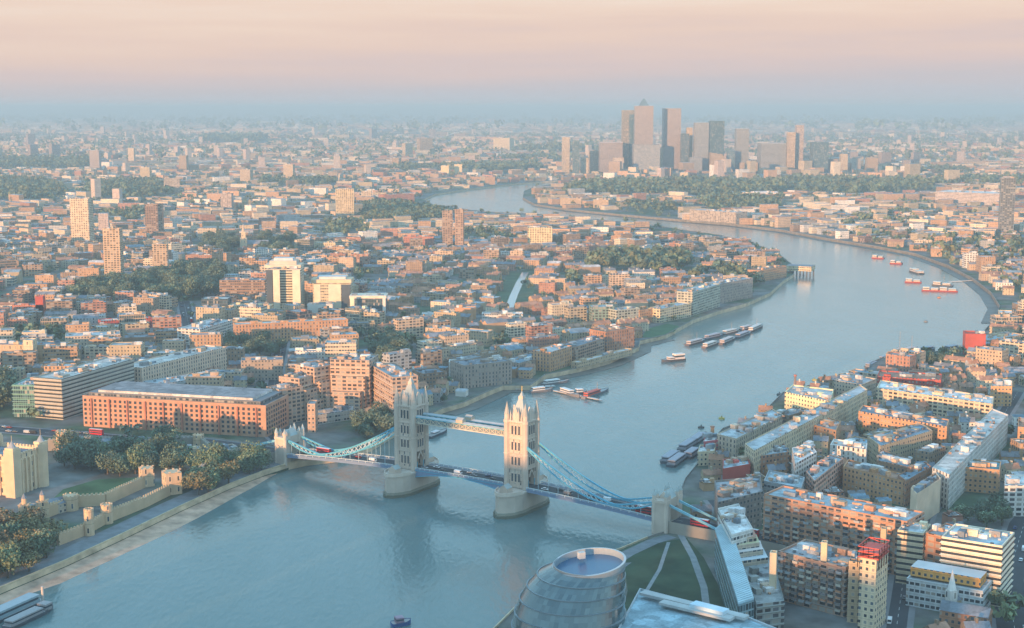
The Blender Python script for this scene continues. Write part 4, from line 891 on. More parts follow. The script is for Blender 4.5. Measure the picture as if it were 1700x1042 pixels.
# wharf streets
SBK = [([(1236, 738), (1252, 750), (1440, 648), (1428, 640)], 20, 'fin', (.62, .50, .34), 'light', 'long riverside warehouse with a pale ridge leading to the yellow gable end'), ([(1190, 722), (1222, 730), (1300, 690), (1282, 680)], 16, 'fin', 'stone', 'light', 'grey roofed riverside wharf building left of the yellow gable'),
 ([(1303, 652), (1378, 668), (1384, 648), (1316, 640)], 20, 'punch', (.85, .70, .42), 'pale', 'bright yellow painted wharf house facing the river'), ([(1385, 632), (1430, 640), (1455, 630), (1412, 622)], 14, 'punch', 'stone', 'flat', 'grey wharf building beyond the bright yellow wharf house'),
 ([(1315, 745), (1345, 738), (1356, 752), (1320, 772)], 22, 'balcony', 'white', 'white', 'white framed block of flats beside the orange panelled hall'), ([(1338, 784), (1378, 756), (1400, 762), (1352, 800)], 17, 'balcony', (.70, .38, .28), 'sky', 'pale roofed hall with orange panels in its long wall'),
 ([(1378, 740), (1438, 748), (1440, 738), (1384, 730)], 18, 'fin', 'white', 'pale', 'white gabled wharf with narrow bays'), ([(1425, 684), (1572, 710), (1576, 698), (1432, 674)], 17, 'punch', 'orange', 'slate', 'long orange brick wharf block with a slate ridge'),
 ([(1440, 726), (1530, 704), (1548, 716), (1462, 742)], 16, 'punch', 'stock', 'blue', 'brick wharf with a blue slate roof around a court'), ([(1462, 748), (1508, 762), (1512, 778), (1456, 766)], 16, 'punch', 'brown', 'blue', 'square blue roofed warehouse in the middle of the wharf streets'),
 ([(1400, 776), (1500, 800), (1506, 790), (1408, 764)], 15, 'punch', 'orange', 'tile', 'row of orange brick warehouses below the blue roofed warehouse'), ([(1490, 790), (1536, 768), (1546, 776), (1504, 800)], 16, 'punch', 'brick', 'blue', 'blue roofed brick warehouse left of the white gabled terrace'),
 ([(1512, 812), (1553, 786), (1562, 796), (1522, 822)], 20, 'plain', (.76, .56, .40), 'tile', 'warehouse with a blank bright tan end wall'), ([(1548, 778), (1576, 790), (1674, 690), (1648, 680)], 21, 'fin', 'white', 'pale', 'long white gabled terrace climbing through the wharf streets'),
 ([(1455, 645), (1648, 672), (1650, 660), (1462, 632)], 15, 'balcony', 'cream', 'white', 'long cream block with a white roof behind the wharf streets'), ([(1592, 776), (1660, 782), (1662, 768), (1596, 762)], 15, 'punch', 'orange', 'teal', 'orange brick block with a teal flat roof right of the white gabled terrace'),
 ([(1645, 642), (1680, 642), (1682, 630), (1650, 628)], 16, 'punch', (.62, .36, .18), 'pale', 'orange tan block above the long cream block'), ([(1456, 626), (1562, 632), (1564, 622), (1460, 616)], 13, 'punch', 'red', 'tile', 'red brick row behind the moored houseboats'),
 ([(1668, 808), (1712, 808), (1712, 790), (1668, 790)], 18, 'balcony', 'white', 'white', 'white flats with square black windows at the city edge'), ([(1158, 752), (1186, 750), (1188, 740), (1162, 740)], 9, 'punch', 'cream', 'white', 'cream topped block beside the red hoardings near the moored boats'),
 ([(1200, 780), (1246, 772), (1240, 758), (1200, 764)], 12, 'plain', 'red', 'sky', 'low shed wrapped in red beside the long riverside warehouse'), ([(1168, 735), (1192, 732), (1192, 722), (1170, 722)], 12, 'punch', (.50, .12, .13), 'pale', 'bright red hoarded block above the moored boats'),
 ([(1268, 800), (1330, 812), (1336, 794), (1276, 782)], 17, 'ribbon', 'grey', 'sky', 'grey office with a pale blue roof above the long balconied flats'), ([(1255, 760), (1310, 752), (1302, 738), (1252, 744)], 14, 'punch', 'brick', 'sky', 'low brick block with a pale blue roof between wharf streets'),
 ([(1690, 710), (1760, 716), (1756, 700), (1690, 694)], 14, 'punch', 'orange', 'tile', 'orange brick block at the edge of the wharf streets'), ([(1322, 700), (1388, 716), (1396, 700), (1334, 686)], 15, 'punch', 'orange', 'flat', 'orange brick warehouse with cluttered grey roof behind the white framed flats')]
for p4, hh, f, co, rc, lab in SBK: pbx(lab, p4, hh, f, co, rc, name='wharf_building', cat='wharf building')
# ---------------- the fortress on the north bank
KS = (.66, .49, .33)
kc = P(24, 824); kr = P(71, 806); d_ = Vector((kr.x - kc.x, kr.y - kc.y)).normalized(); n_ = Vector((-d_.y, d_.x)); KL, KW = (Vector((kr.x - kc.x, kr.y - kc.y))).length, 36.0
q = [(kc.x, kc.y), (kc.x + d_.x * KL, kc.y + d_.y * KL), (kc.x + d_.x * KL + n_.x * KW, kc.y + d_.y * KL + n_.y * KW), (kc.x + n_.x * KW, kc.y + n_.y * KW)]
keep = thing('stone_keep', 'square white stone castle keep with corner turrets inside the fortress', 'castle', (kc.x, kc.y, LAND)); FOOT.append((ccw(q), 12))
m = MB(); m.prism(ccw(q), LAND - .5, LAND + 25, c=KS, top=False); m.build('wall', FAC['slit'], keep); flat_roof(keep, ccw(q), LAND + 23.5, 1.5, KS, RF['slate'], HR, False)
m = MB()
for i in range(4):
    a, b = Vector(q[i]), Vector(q[(i + 1) % 4]); L = (b - a).length; an = math.atan2(b.y - a.y, b.x - a.x)
    for k in range(int(L / 2.4)):
        p = a.lerp(b, (k + .5) * 2.4 / L); m.box(p.x, p.y, LAND + 25, LAND + 26.3, 1.3, .9, an, c=KS)
m.build('battlement', FAC['plain'], keep)
m = MB()
for i in range(4):
    a, b = Vector(q[i]), Vector(q[(i + 1) % 4]); an = math.atan2(b.y - a.y, b.x - a.x); nr = Vector((b.y - a.y, a.x - b.x)).normalized()
    for k in range(1, 7):
        p = a.lerp(b, k / 7) ; s = 1 if ccw(q) == q else -1; m.box(p.x + nr.x * .5 * s, p.y + nr.y * .5 * s, LAND, LAND + 22, 1.4, 1.2, an, c=sh(KS, 1.06))
m.build('buttress', FAC['plain'], keep)
for i, p in enumerate(q):
    m = MB(); an = math.atan2(d_.y, d_.x); hh = 35 if i in (0, 2, 3) else 33
    (m.box(p[0], p[1], LAND, LAND + hh - 5, 7.2, 7.2, an, c=KS) if i != 1 else m.cyl(p[0], p[1], LAND, LAND + hh - 5, 4, 12, c=KS)); m.box(p[0], p[1], LAND + hh - 5, LAND + hh - 3.6, 6.2, 6.2, an, c=sh(KS, 1.08)); m.cyl(p[0], p[1], LAND + hh - 3.6, LAND + hh, 2.6, 10, .5, c=(.3, .32, .34)); m.bar((p[0], p[1], LAND + hh - .3), (p[0], p[1], LAND + hh + 4), .18, (.6, .5, .3)); m.build('turret', FAC['plain'], keep)
def curtain(label, pts, h, th=2.4, c=(.58, .41, .26)):
    w = [tuple(P(x, y)[:2]) for x, y in pts]; root = thing('curtain_wall', label, 'castle wall', (w[0][0], w[0][1], LAND)); m = MB(); wallrun(m, w, LAND - .3, LAND + h, th, c=c); m.build('wall', FAC['plain'], root)
    b = MB()
    for a, e in zip(w[:-1], w[1:]):
        a, e = Vector(a), Vector(e); L = (e - a).length; an = math.atan2(e.y - a.y, e.x - a.x); nr = Vector((e.y - a.y, a.x - e.x)) / L * (th / 2 - .3)
        for k in range(int(L / 2.6)):
            p = a.lerp(e, (k + .5) * 2.6 / L)
            for s in (-1, 1): b.box(p.x + nr.x * s, p.y + nr.y * s, LAND + h, LAND + h + .75, 1.3, .5, an, c=c)
    b.build('battlement', FAC['plain'], root)
    FOOT.append((ribbon('', w, 3, 0, None), 5))
curtain('inner tan curtain wall between the lawn and the outer ward', [(70, 862), (120, 842), (175, 838), (245, 806)], 7)
curtain('outer tan curtain wall above the riverside walk', [(176, 868), (240, 842), (300, 812), (330, 800)], 6.5)
curtain('low outer wall of the fortress beside the autumn trees', [(96, 905), (140, 888), (176, 868)], 6)
curtain('far curtain wall of the fortress along the main road', [(80, 748), (150, 742), (250, 748), (330, 742)], 8, c=(.36, .33, .29))
curtain('eastern curtain wall under the big trees of the fortress', [(330, 742), (360, 765), (330, 800)], 8, c=(.40, .36, .30))
def ftower(label, x, yb, yt, w, round_=True, pin=False):
    p = P(x, yb); h = top_h(p, yt); t = thing('fortress_tower', label, 'castle tower', tuple(p), 'towers along the fortress walls'); m = MB(); c = (.60, .43, .28)
    (m.cyl(p.x, p.y, LAND - .3, LAND + h, w / 2, 14, c=c) if round_ else m.box(p.x, p.y, LAND - .3, LAND + h, w, w, .5, c=c)); m.build('wall', FAC['slit'], t)
    m = MB()
    for k in range(10):
        a = k * math.pi / 5; r_ = w / 2 - .4
        if round_: m.box(p.x + math.cos(a) * r_, p.y + math.sin(a) * r_, LAND + h, LAND + h + .8, .7, 1.1, a, c=c)
    if not round_:
        for sx_ in (-1, 0, 1):
            for sy_ in (-1, 0, 1):
                if sx_ or sy_: m.box(p.x + sx_ * (w / 2 - .6), p.y + sy_ * (w / 2 - .6), LAND + h, LAND + h + .8, 1.1, 1.1, .5, c=c)
    m.build('battlement', FAC['plain'], t)
    if pin:
        m = MB(); m.cyl(p.x, p.y, LAND + h, LAND + h + 4, 1.6, 8, c=c); m.cyl(p.x, p.y, LAND + h + 4, LAND + h + 7, 1.7, 8, 0, c=RF['slate']); m.build('stair_turret', FAC['plain'], t)
    FOOT.append(([(p.x - w, p.y - w), (p.x + w, p.y - w), (p.x + w, p.y + w), (p.x - w, p.y + w)], 4))
ftower('broad twin fortress tower at the river end of the outer wall', 286, 818, 782, 10, False); ftower('slim tall round tower by the low outer wall', 149, 888, 846, 5.5); ftower('square gate tower standing in the inner wall near the lawn', 244, 806, 776, 8, False); ftower('round tower where the outer wall starts', 178, 868, 838, 7)
ftower('pinnacled tower of the waterside gate', 42, 868, 838, 6, False, True); ftower('square pinnacled tower right of the waterside gate', 72, 862, 832, 6, False, True); ftower('round tower on the far fortress wall by the road', 104, 750, 716, 8); ftower('small round tower on the far wall among the trees', 150, 768, 740, 6)
ftower('low round tower at the far east corner of the fortress', 330, 745, 722, 8); ftower('squat tower beside the keep and the inner wall', 118, 846, 822, 9)
bld('stone waterside gatehouse between two pinnacled towers', 46, 846, 70, 845, yb=866, depth=10, fac='slit', col='stone', rc='slate', name='gatehouse'); bld('low stone range with slate roof inside the fortress walls', 74, 842, 116, 832, yb=858, depth=9, fac='punch', col='stone', rc='slate', roof='gable', name='stone_range')
bld('red brown house beside the waterside gate', -10, 862, 24, 858, yb=880, depth=10, fac='punch', col='brick', rc='tile', roof='gable', name='brick_house'); bld('long dark brick barracks by the main road inside the fortress', 130, 742, 240, 736, yb=752, depth=12, fac='punch', col='brown', rc='slate', roof='gable', name='barracks')
bld('pale stone visitor pavilion at the end of the tree row', 356, 752, 400, 746, yb=762, depth=16, fac='plain', col='stone', rc='light', name='pavilion'); bld('small stone kiosk by the fortress approach', 310, 748, 334, 746, yb=758, depth=10, fac='plain', col='tan', rc='pale', name='kiosk')
# ---------------- tall blocks far and near
TW = [(115, 146, 330, 412, 'cream', 'balcony', 'tall cream and pink tower block left of the square'), (170, 198, 380, 474, 'tan', 'balcony', 'tan tower block standing over the dark trees'), (240, 268, 339, 396, 'brown', 'balcony', 'brown tower block behind the pair of tan towers'), (252, 277, 406, 457, 'tan', 'balcony', 'shorter tan tower block beside the trees'),
 (148, 164, 250, 284, 'pink', 'stripe', 'pink slab tower with blank side on the northern skyline'), (46, 58, 222, 248, 'pink', 'stripe', 'thin pink tower beyond the northern park'), (50, 63, 240, 266, 'pink', 'stripe', 'pink block touching the thin pink tower'), (86, 100, 240, 265, 'pink', 'stripe', 'small pink block beyond the northern park'), (212, 222, 246, 272, 'cream', 'stripe', 'thin cream tower on the northern skyline'),
 (297, 309, 258, 286, 'tan', 'stripe', 'tan tower beyond the northern woods'), (272, 298, 296, 321, 'stone', 'balcony', 'broad pale slab block behind the dark trees'), (232, 248, 278, 302, 'yellow', 'stripe', 'cream tower left of the broad pale slab'), (398, 415, 281, 306, 'cream', 'stripe', 'cream tower in the middle of the northern blocks'), (470, 486, 273, 303, 'cream', 'stripe', 'cream tower north of the yellow office tower'),
 (557, 587, 314, 363, 'yellow', 'balcony', 'broad yellow tan slab tower beside the riverside woods'), (735, 751, 350, 412, (.42, .29, .20), 'balcony', 'paler brown tower of the riverside pair'), (755, 769, 348, 414, (.36, .24, .17), 'balcony', 'darker brick tower of the riverside pair'), (819, 846, 229, 251, 'yellow', 'fin', 'yellow arched block on the far northern skyline'), (673, 685, 238, 262, 'cream', 'stripe', 'cream tower of the far northern cluster'), (712, 720, 214, 232, 'pink', 'stripe', 'thin far pink tower on the northern horizon'),
 (617, 626, 214, 232, 'pink', 'stripe', 'thin lone pink tower on the northern horizon'), (697, 718, 230, 258, 'tan', 'stripe', 'broad tan tower of the far northern cluster'), (732, 745, 275, 292, 'yellow', 'plain', 'small bright cream block left of its twin'), (754, 767, 273, 291, 'yellow', 'plain', 'small bright cream block right of its twin'), (934, 946, 228, 291, 'cream', 'balcony', 'slender tan tower left of the business district'), (1517, 1527, 253, 280, 'pink', 'stripe', 'lone pink tower right of the business district'),
 (1464, 1480, 253, 287, 'pink', 'stripe', 'pink stepped tower among southern docks'), (1412, 1425, 252, 276, 'pink', 'stripe', 'pink block east of the business district'), (366, 384, 321, 352, 'pink', 'balcony', 'pinkish tower near the northern terraces'), (403, 416, 332, 350, 'yellow', 'stripe', 'short cream tower near the northern terraces'), (1355, 1366, 252, 275, 'pink', 'stripe', 'pale pink slab in front of the dark dock block'),
 (1662, 1687, 296, 392, (.16, .18, .19), 'balcony', 'tall dark grey tower at the southern edge'), (-4, 4, 246, 275, 'cream', 'stripe', 'cream tower at the northern edge'), (650, 662, 262, 280, 'tan', 'stripe', 'tan tower block among the cream northern flats'), (545, 560, 285, 303, 'stone', 'stripe', 'stone coloured tower near the yellow arched estate'), (600, 616, 318, 338, 'cream', 'balcony', 'cream block right of the broad yellow slab tower')]
for a, b, yt, yb, co, f, lab in TW:
    p = P(a, yb); w = (P(b, yb) - p).length; bld(lab, a, yt, b, yt + (HR.uniform(-.4, .4)), yb=yb, depth=w * .55, fac=f, col=co, rc='light', name='tower_block', cat='tower block')
# business district
CW = [(1033, 1054, 183, 'tan', 'glass', 'left hand tall tower of the business district with its shaded side coloured dark'), (1055, 1085, 176, 'pink', 'stripe', 'tallest business tower topped by a dark pyramid'), (1102, 1131, 180, 'pink', 'stripe', 'broad tall business tower right of the pyramid topped tower'), (1131, 1144, 222, 'dark', 'glass', 'dark glass tower below the broad tall business tower'), (1154, 1177, 204, 'grey', 'stripe', 'grey business tower with a pale edge'), (1179, 1203, 201, (.07, .13, .17), 'glass', 'dark blue glass business tower'),
 (1223, 1244, 214, 'grey', 'stripe', 'grey brown tower right of the dark blue glass tower'), (1264, 1306, 238, 'grey', 'stripe', 'wide grey dock office with a pale roof line'), (1308, 1321, 220, 'tan', 'balcony', 'shorter tan tower of the waterside pair'), (1322, 1335, 208, 'pink', 'balcony', 'taller cream tower of the waterside pair'), (996, 1034, 237, 'pink', 'stripe', 'broad pinkish stepped office left of the business towers'), (978, 996, 250, 'tan', 'balcony', 'cream slab left of the pinkish stepped office'),
 (951, 962, 233, (.17, .25, .28), 'glass', 'dark teal glass tower beside the slender tan tower'), (1052, 1096, 240, 'grey', 'ribbon', 'grey office in front of the pyramid topped tower'), (1096, 1116, 245, 'cream', 'fin', 'cream curved office in front of the business towers'), (1140, 1150, 212, 'cream', 'stripe', 'thin cream tower between two business towers'), (1208, 1220, 250, 'blue', 'glass', 'low blue block behind the sloping building'), (1228, 1258, 270, 'tan', 'balcony', 'low tan block right of the sloping building'), (1350, 1376, 236, (.12, .2, .26), 'glass', 'dark blue dock block east of the waterside pair'), (1440, 1458, 262, 'tan', 'stripe', 'tan block near the southern docks'), (1376, 1392, 264, 'pink', 'stripe', 'low pink slab between the pale slab and the docks'), (1396, 1408, 256, 'cream', 'stripe', 'cream slab left of the pink block near the docks'), (1265, 1286, 268, 'tan', 'stripe', 'squat tan block under the wide grey dock office'), (1018, 1036, 262, 'stone', 'fin', 'pale block in front of the pinkish stepped office'), (1146, 1166, 262, 'grey', 'stripe', 'grey block behind the sloping building'), (1288, 1304, 264, 'pink', 'balcony', 'pinkish block left of the waterside pair'), (964, 977, 262, 'cream', 'balcony', 'short cream block between the teal tower and the cream slab'), (1500, 1511, 266, 'pink', 'stripe', 'short pink block beside the lone pink tower')]
for i, (a, b, yt, co, f, lab) in enumerate(CW):
    yb = 291.5 + (HR.uniform(-1.5, 2)); p = P(a, yb); w = (P(b, yb) - p).length; bt = bld(lab, a, yt, b, yt, yb=yb, depth=w * .9, fac=f, col=co, rc='light', name='business_tower', cat='tower', group=None, plant=False)
    if i == 1:
        hh = top_h(p, yt); A_, B_ = wcorner(a, yt, hh), wcorner(b, yt, hh); q = inset(polyrect(A_, B_, w * .9), 14); m = MB(); m.prism(q, LAND + hh + .9, LAND + hh + 26, c=(.10, .17, .22), taper=.15); m.build('pyramid_roof', FAC['plain'], bt)
    if i == 0:
        hh = top_h(p, yt); m = MB(); q = polyrect(wcorner(1045, yt, hh), wcorner(1054.5, yt, hh), w * .9); m.prism(inset(q, -.6), LAND, LAND + hh - 14, c=(.06, .14, .2)); m.build('shaded_flank', FAC['glass'], bt)  # right flank coloured dark to stand for its shaded side
p = P(1179, 293); q_ = P(1218, 293); slp = thing('sloping_building', 'orange tan building with a sloping roof below the business towers', 'building', tuple(p)); m = MB(); hh = top_h(p, 253); hl = top_h(p, 286); mid = p.lerp(q_, .5); y0, y1 = p.y, p.y + 50
m.face([(p.x, y0, LAND), (q_.x, y0, LAND), (q_.x, y0, LAND + hl), (mid.x, y0, LAND + hh * .93), (p.x, y0, LAND + hh)], 0, BR['tan'], [(0, 0), (80, 0), (80, hl), (40, hh * .93), (0, hh)])
m.face([(p.x, y1, LAND), (p.x, y0, LAND), (p.x, y0, LAND + hh), (p.x, y1, LAND + hh)], 0, BR['tan'], [(0, 0), (50, 0), (50, hh), (0, hh)]); m.face([(q_.x, y0, LAND), (q_.x, y1, LAND), (q_.x, y1, LAND + hl), (q_.x, y0, LAND + hl)], 0, BR['tan'], [(0, 0), (50, 0), (50, hl), (0, hl)])
m.face([(q_.x, y1, LAND), (p.x, y1, LAND), (p.x, y1, LAND + hh), (mid.x, y1, LAND + hh * .93), (q_.x, y1, LAND + hl)], 0, BR['tan']); m.build('wall', FAC['stripe'], slp)
m = MB(); m.face([(p.x, y0, LAND + hh), (mid.x, y0, LAND + hh * .93), (mid.x, y1, LAND + hh * .93), (p.x, y1, LAND + hh)], 0, RF['light']); m.face([(mid.x, y0, LAND + hh * .93), (q_.x, y0, LAND + hl), (q_.x, y1, LAND + hl), (mid.x, y1, LAND + hh * .93)], 0, RF['light']); m.build('roof', ROOF, slp)
# church with a pale spire beyond the square
p = P(405, 418); ch = thing('church', 'pale stone church with stepped spire beyond the square', 'church', tuple(p)); m = MB(); m.box(p.x, p.y, LAND, LAND + 24, 11, 11, .1, c=BR['cream']); m.box(p.x, p.y, LAND + 24, LAND + 34, 7, 7, .1, c=BR['cream']); m.build('tower', FAC['slit'], ch); m = MB(); m.cyl(p.x, p.y, LAND + 34, LAND + 48, 3.5, 8, 0, c=BR['stone']); m.build('spire', FAC['plain'], ch)
m = MB(); m.box(p.x + 22, p.y + 12, LAND, LAND + 13, 34, 18, .1, c=BR['tan']); m.gable(p.x + 22, p.y + 12, LAND + 13, 6, 35, 19, .1, RF['slate'], cg=BR['tan']); m.build('nave', FAC['plain'], ch)
# unseen towers added behind the viewpoint to throw shade over the near river
import itertools
SHADE_TOWERS = [(-545, -484, 170), (-478, -404, 138), (-400, -318, 150), (-313, -236, 137), (-230, -150, 128), (-144, -60, 124), (-52, 40, 116)]
SHADE_LABELS = ['tallest added shade tower behind the viewpoint', 'added shade tower next to the tallest behind the viewpoint', 'second tallest added shade tower behind the viewpoint', 'added shade slab in the middle of the row behind the viewpoint', 'short added shade tower behind the viewpoint', 'added shade slab beside the lowest one behind the viewpoint', 'lowest added shade slab behind the viewpoint']
Ds, Es = Vector((-math.sin(R(SUN_AZ)), -math.cos(R(SUN_AZ)))), Vector((-math.cos(R(SUN_AZ)), math.sin(R(SUN_AZ))))
for (s0, s1, h), lab in zip(SHADE_TOWERS, SHADE_LABELS):
    q = [Es * s0 + Ds * -470, Es * s1 + Ds * -470, Es * s1 + Ds * -430, Es * s0 + Ds * -430]
    pb('office_tower', lab, 'tower', [tuple(v) for v in q], h, 'ribbon', 'stone', 'flat')  # built like an office tower, added out of view to block the sun
# ============================================================ ground surfaces
def surf(name, pts, z, m, label, cat='ground', px=True, kind='structure'):
    w = [tuple(P(x, y)[:2]) for x, y in pts] if px else pts
    return sheet(name, w, z, m, label, None, kind)
def strip(name, path, w0, w1, z, m, label):
    """between offsets w0 and w1 to the left of a world path"""
    n = len(path); A_, B_ = [], []
    for i in range(n):
        a, b = Vector(path[max(i - 1, 0)]), Vector(path[min(i + 1, n - 1)]); d = (b - a).normalized(); o = Vector((-d.y, d.x)); p = Vector(path[i])
        A_.append(tuple(p + o * w0)); B_.append(tuple(p + o * w1))
    return sheet(name, A_ + B_[::-1], z, m, label)
GRASS = mat('lawn', (.075, .13, .065), .95, spec=.1, noise=.35, nscale=.05)
PAVE = mat('paving', (.17, .18, .19), .9, noise=.2, nscale=.2)
SAND = mat('foreshore_shingle', (.50, .32, .22), .95, noise=.35, nscale=.12)
PATHM = mat('pale_path', (.24, .25, .25), .9, noise=.15, nscale=.2)
strip('riverside_walk', bank_l[1:10], .6, 15, LAND + .06, PAVE, 'paved riverside walk between the river wall and the fortress')
surf('lawn', [(64, 850), (105, 812), (160, 796), (235, 792), (252, 803), (200, 826), (130, 838)], LAND + .05, GRASS, 'dark lawn inside the fortress walls')
surf('lawn', [(250, 822), (300, 792), (450, 764), (474, 772), (380, 800), (300, 835), (262, 852), (225, 856)], LAND + .04, mat('moat_grass', (.06, .08, .05), .95, noise=.4, nscale=.08), 'grassy strip outside the fortress wall by the riverside trees')
surf('park_lawn', [(1036, 930), (1075, 903), (1140, 893), (1168, 925), (1200, 985), (1215, 1010), (1180, 1040), (1030, 1040), (1042, 980)], LAND + .05, mat('park_grass', (.05, .075, .045), .95, spec=.1, noise=.4, nscale=.05), 'shaded green park beside the round glass hall')
strip('park_path', [tuple(P(x, y)[:2]) for x, y in [(1128, 885), (1150, 925), (1168, 975), (1176, 1040)]], -1.6, 2, LAND + .10, PATHM, 'path crossing the park towards the bridge')
strip('park_path', [tuple(P(x, y)[:2]) for x, y in [(1110, 900), (1095, 945), (1068, 990)]], -1, 1, LAND + .12, PATHM, 'narrow diagonal path across the park')
strip('riverside_walk', [tuple(P(x, y)[:2]) for x, y in [(1108, 888), (1075, 898), (1032, 918), (1010, 935), (1040, 940)]], -1, 7, LAND + .14, PAVE, 'curved riverside walk between the bridge and the round glass hall')
surf('riverside_lawn', [(1064, 560), (1076, 545), (1108, 537), (1128, 541), (1120, 550), (1092, 560)], LAND + .05, mat('bright_lawn', (.05, .12, .05), .95, noise=.2, nscale=.1), 'bright green lawn on the river bend')
cn = [tuple(P(x, y)[:2]) for x, y in [(845, 512), (853, 490), (862, 470), (872, 452)]]
strip('canal_bank', cn, -24, 24, LAND + .05, mat('canal_grass', (.06, .10, .05), .95, noise=.3, nscale=.05), 'green banks of the narrow canal'); strip('canal', cn, -5, 5, LAND + .10, mat('canal_water', (.25, .34, .36), .15), 'narrow bright canal running north between terraces')
surf('far_dock_water', [(1262, 214), (1345, 216), (1352, 236), (1300, 233), (1225, 224)], LAND + .3, WATER, 'pale far dock water right of the business district'); surf('far_dock_water', [(1590, 262), (1700, 262), (1700, 268), (1600, 269)], LAND + .3, WATER, 'thin strip of far water at the southern edge')
FOOT.append((cn + [(cn[-1][0] + 5, cn[-1][1]), (cn[0][0] + 5, cn[0][1])], 22))
# foreshore under the left river wall
eg = [(-700, 1330), (-300, 1140), (-60, 1032), (0, 1006), (100, 972), (180, 935), (260, 898), (330, 862), (400, 822), (450, 792), (486, 774)]
wl = [(-700, 1290), (-300, 1108), (-60, 1002), (0, 977), (110, 931), (200, 889), (300, 841), (340, 824), (380, 805), (440, 782), (478, 770)]
def beach(name, wl, eg, z1, label):
    m = MB(); n = len(wl)
    W0 = [P(*a) for a in wl]; E0 = [P(a[0], a[1], -.12) for a in eg]
    for i in range(n - 1):
        for k in range(3):
            f0, f1 = k / 3, (k + 1) / 3; g = lambda a, b, f: (a.x + (b.x - a.x) * f, a.y + (b.y - a.y) * f, z1 * (1 - f) ** 1.3 - .12)
            m.face([g(W0[i], E0[i], f1), g(W0[i + 1], E0[i + 1], f1), g(W0[i + 1], E0[i + 1], f0), g(W0[i], E0[i], f0)])
    o = m.build(name, SAND); o['kind'] = 'structure'; o['label'] = label
beach('foreshore', wl, eg, 1.3, 'sloping brown shingle foreshore below the north river wall')
strip('foreshore', bank_l[15:26], -13, .3, .25, mat('mud', (.13, .115, .095), .6, noise=.3, nscale=.1), 'muddy foreshore under the far north bank warehouses')
strip('foreshore', bank_r[5:19], -14, .3, .25, mat('dark_mud', (.11, .11, .10), .6, noise=.3, nscale=.05), 'dark muddy edge along the outer south bank')

# ============================================================ trees
LEAF = tinted('foliage', .75, .25, .4); BARK = mat('bark', (.10, .08, .06), .9)
def crown_arrays(n, rx, rz, size, col, lobes, rr, var=.35):
    """leaf clumps spread through several overlapping lobes"""
    C0 = np.stack([rr.normal(0, rx * .42, lobes), rr.normal(0, rx * .42, lobes), rr.uniform(-.25, .55, lobes) * rz], 1)
    R0 = rr.uniform(.40, .68, lobes) * rx
    i = rr.integers(0, lobes, n); d = rr.normal(size=(n, 3)); d /= np.linalg.norm(d, axis=1)[:, None]
    rad = R0[i] * rr.uniform(.55, 1.08, n) ** .6
    c = C0[i] + d * rad[:, None] * np.array([1, 1, rz / rx])
    nrm = d + rr.normal(0, .5, (n, 3)); nrm /= np.linalg.norm(nrm, axis=1)[:, None]
    t = np.cross(nrm, rr.normal(size=(n, 3))); t /= np.linalg.norm(t, axis=1)[:, None] + 1e-9; b = np.cross(nrm, t)
    s = size * rr.uniform(.6, 1.3, n)[:, None]
    V_ = np.stack([c - t * s - b * s * .7, c + t * s - b * s * .7, c + t * s * .7 + b * s, c - t * s * .7 + b * s], 1)
    cl = np.array(col)[None] * (1 + rr.uniform(-var, var, (lobes, 1)))[i] * rr.uniform(.8, 1.25, (n, 1))
    return V_, cl
def quads_mesh(name, V_, cl, m):
    n = len(V_); me = bpy.data.meshes.new(name); me.vertices.add(n * 4); me.vertices.foreach_set('co', V_.reshape(-1).astype(np.float32))
    me.loops.add(n * 4); me.loops.foreach_set('vertex_index', np.arange(n * 4, dtype=np.int32)); me.polygons.add(n)
    me.polygons.foreach_set('loop_start', np.arange(0, n * 4, 4, dtype=np.int32)); me.materials.append(m)
    at = me.attributes.new('tint', 'FLOAT_COLOR', 'FACE'); c4 = np.ones((n, 4), np.float32); c4[:, :3] = cl; at.data.foreach_set('color', c4.reshape(-1)); me.polygons.foreach_set('use_smooth', np.zeros(n, bool)); me.update(); me.validate()
    return me
GREENS = [(.135, .18, .11), (.115, .16, .105), (.155, .195, .105), (.21, .185, .09), (.11, .15, .105), (.22, .165, .09)]
TREEM = []
for k in range(8):
    rr = np.random.default_rng(40 + k); col = GREENS[[0, 1, 2, 3, 4, 0, 2, 5][k]]
    V_, cl = crown_arrays(1500, 7.0, 6.0 + (k % 3) * .7, .46, col, 11 + k % 4, rr); V_[..., 2] += 7.6
    cm = quads_mesh('crown', V_, cl, LEAF); t_ = MB(); t_.cyl(0, 0, -.4, 4, .55, 7, .38, c=(.1, .08, .06)); rd = random.Random(k)
    for j in range(5):
        a = rd.uniform(0, 6.28); t_.bar((0, 0, 3.2), (math.cos(a) * 3.2, math.sin(a) * 3.2, rd.uniform(8, 10.5)), .3)
    tk = t_.build('trunk', BARK); tm = tk.data; bpy.data.objects.remove(tk); TREEM.append((cm, tm))
TREES = []
def tree(x, y, s, k, h=None, lab=None):
    o = bpy.data.objects.new('tree', None); COL.objects.link(o); o.location = (x, y, LAND); o.scale = (s, s, s * (h or 1)); o.rotation_euler = (0, 0, HR.uniform(0, 6.28))
    c = bpy.data.objects.new('crown', TREEM[k][0]); COL.objects.link(c); c.parent = o; t_ = bpy.data.objects.new('trunk', TREEM[k][1]); COL.objects.link(t_); t_.parent = o
    o['category'] = 'tree'; o['group'] = 'trees of the parks and streets'; TREES.append((o, ('tall ' if s > 1.25 else 'small ' if s < .8 else '') + ['round green', 'dark green', 'light green', 'yellowing', 'deep green', 'round green', 'light green', 'autumn brown'][k] + ' tree'))
STUFF_V, STUFF_C = [], []
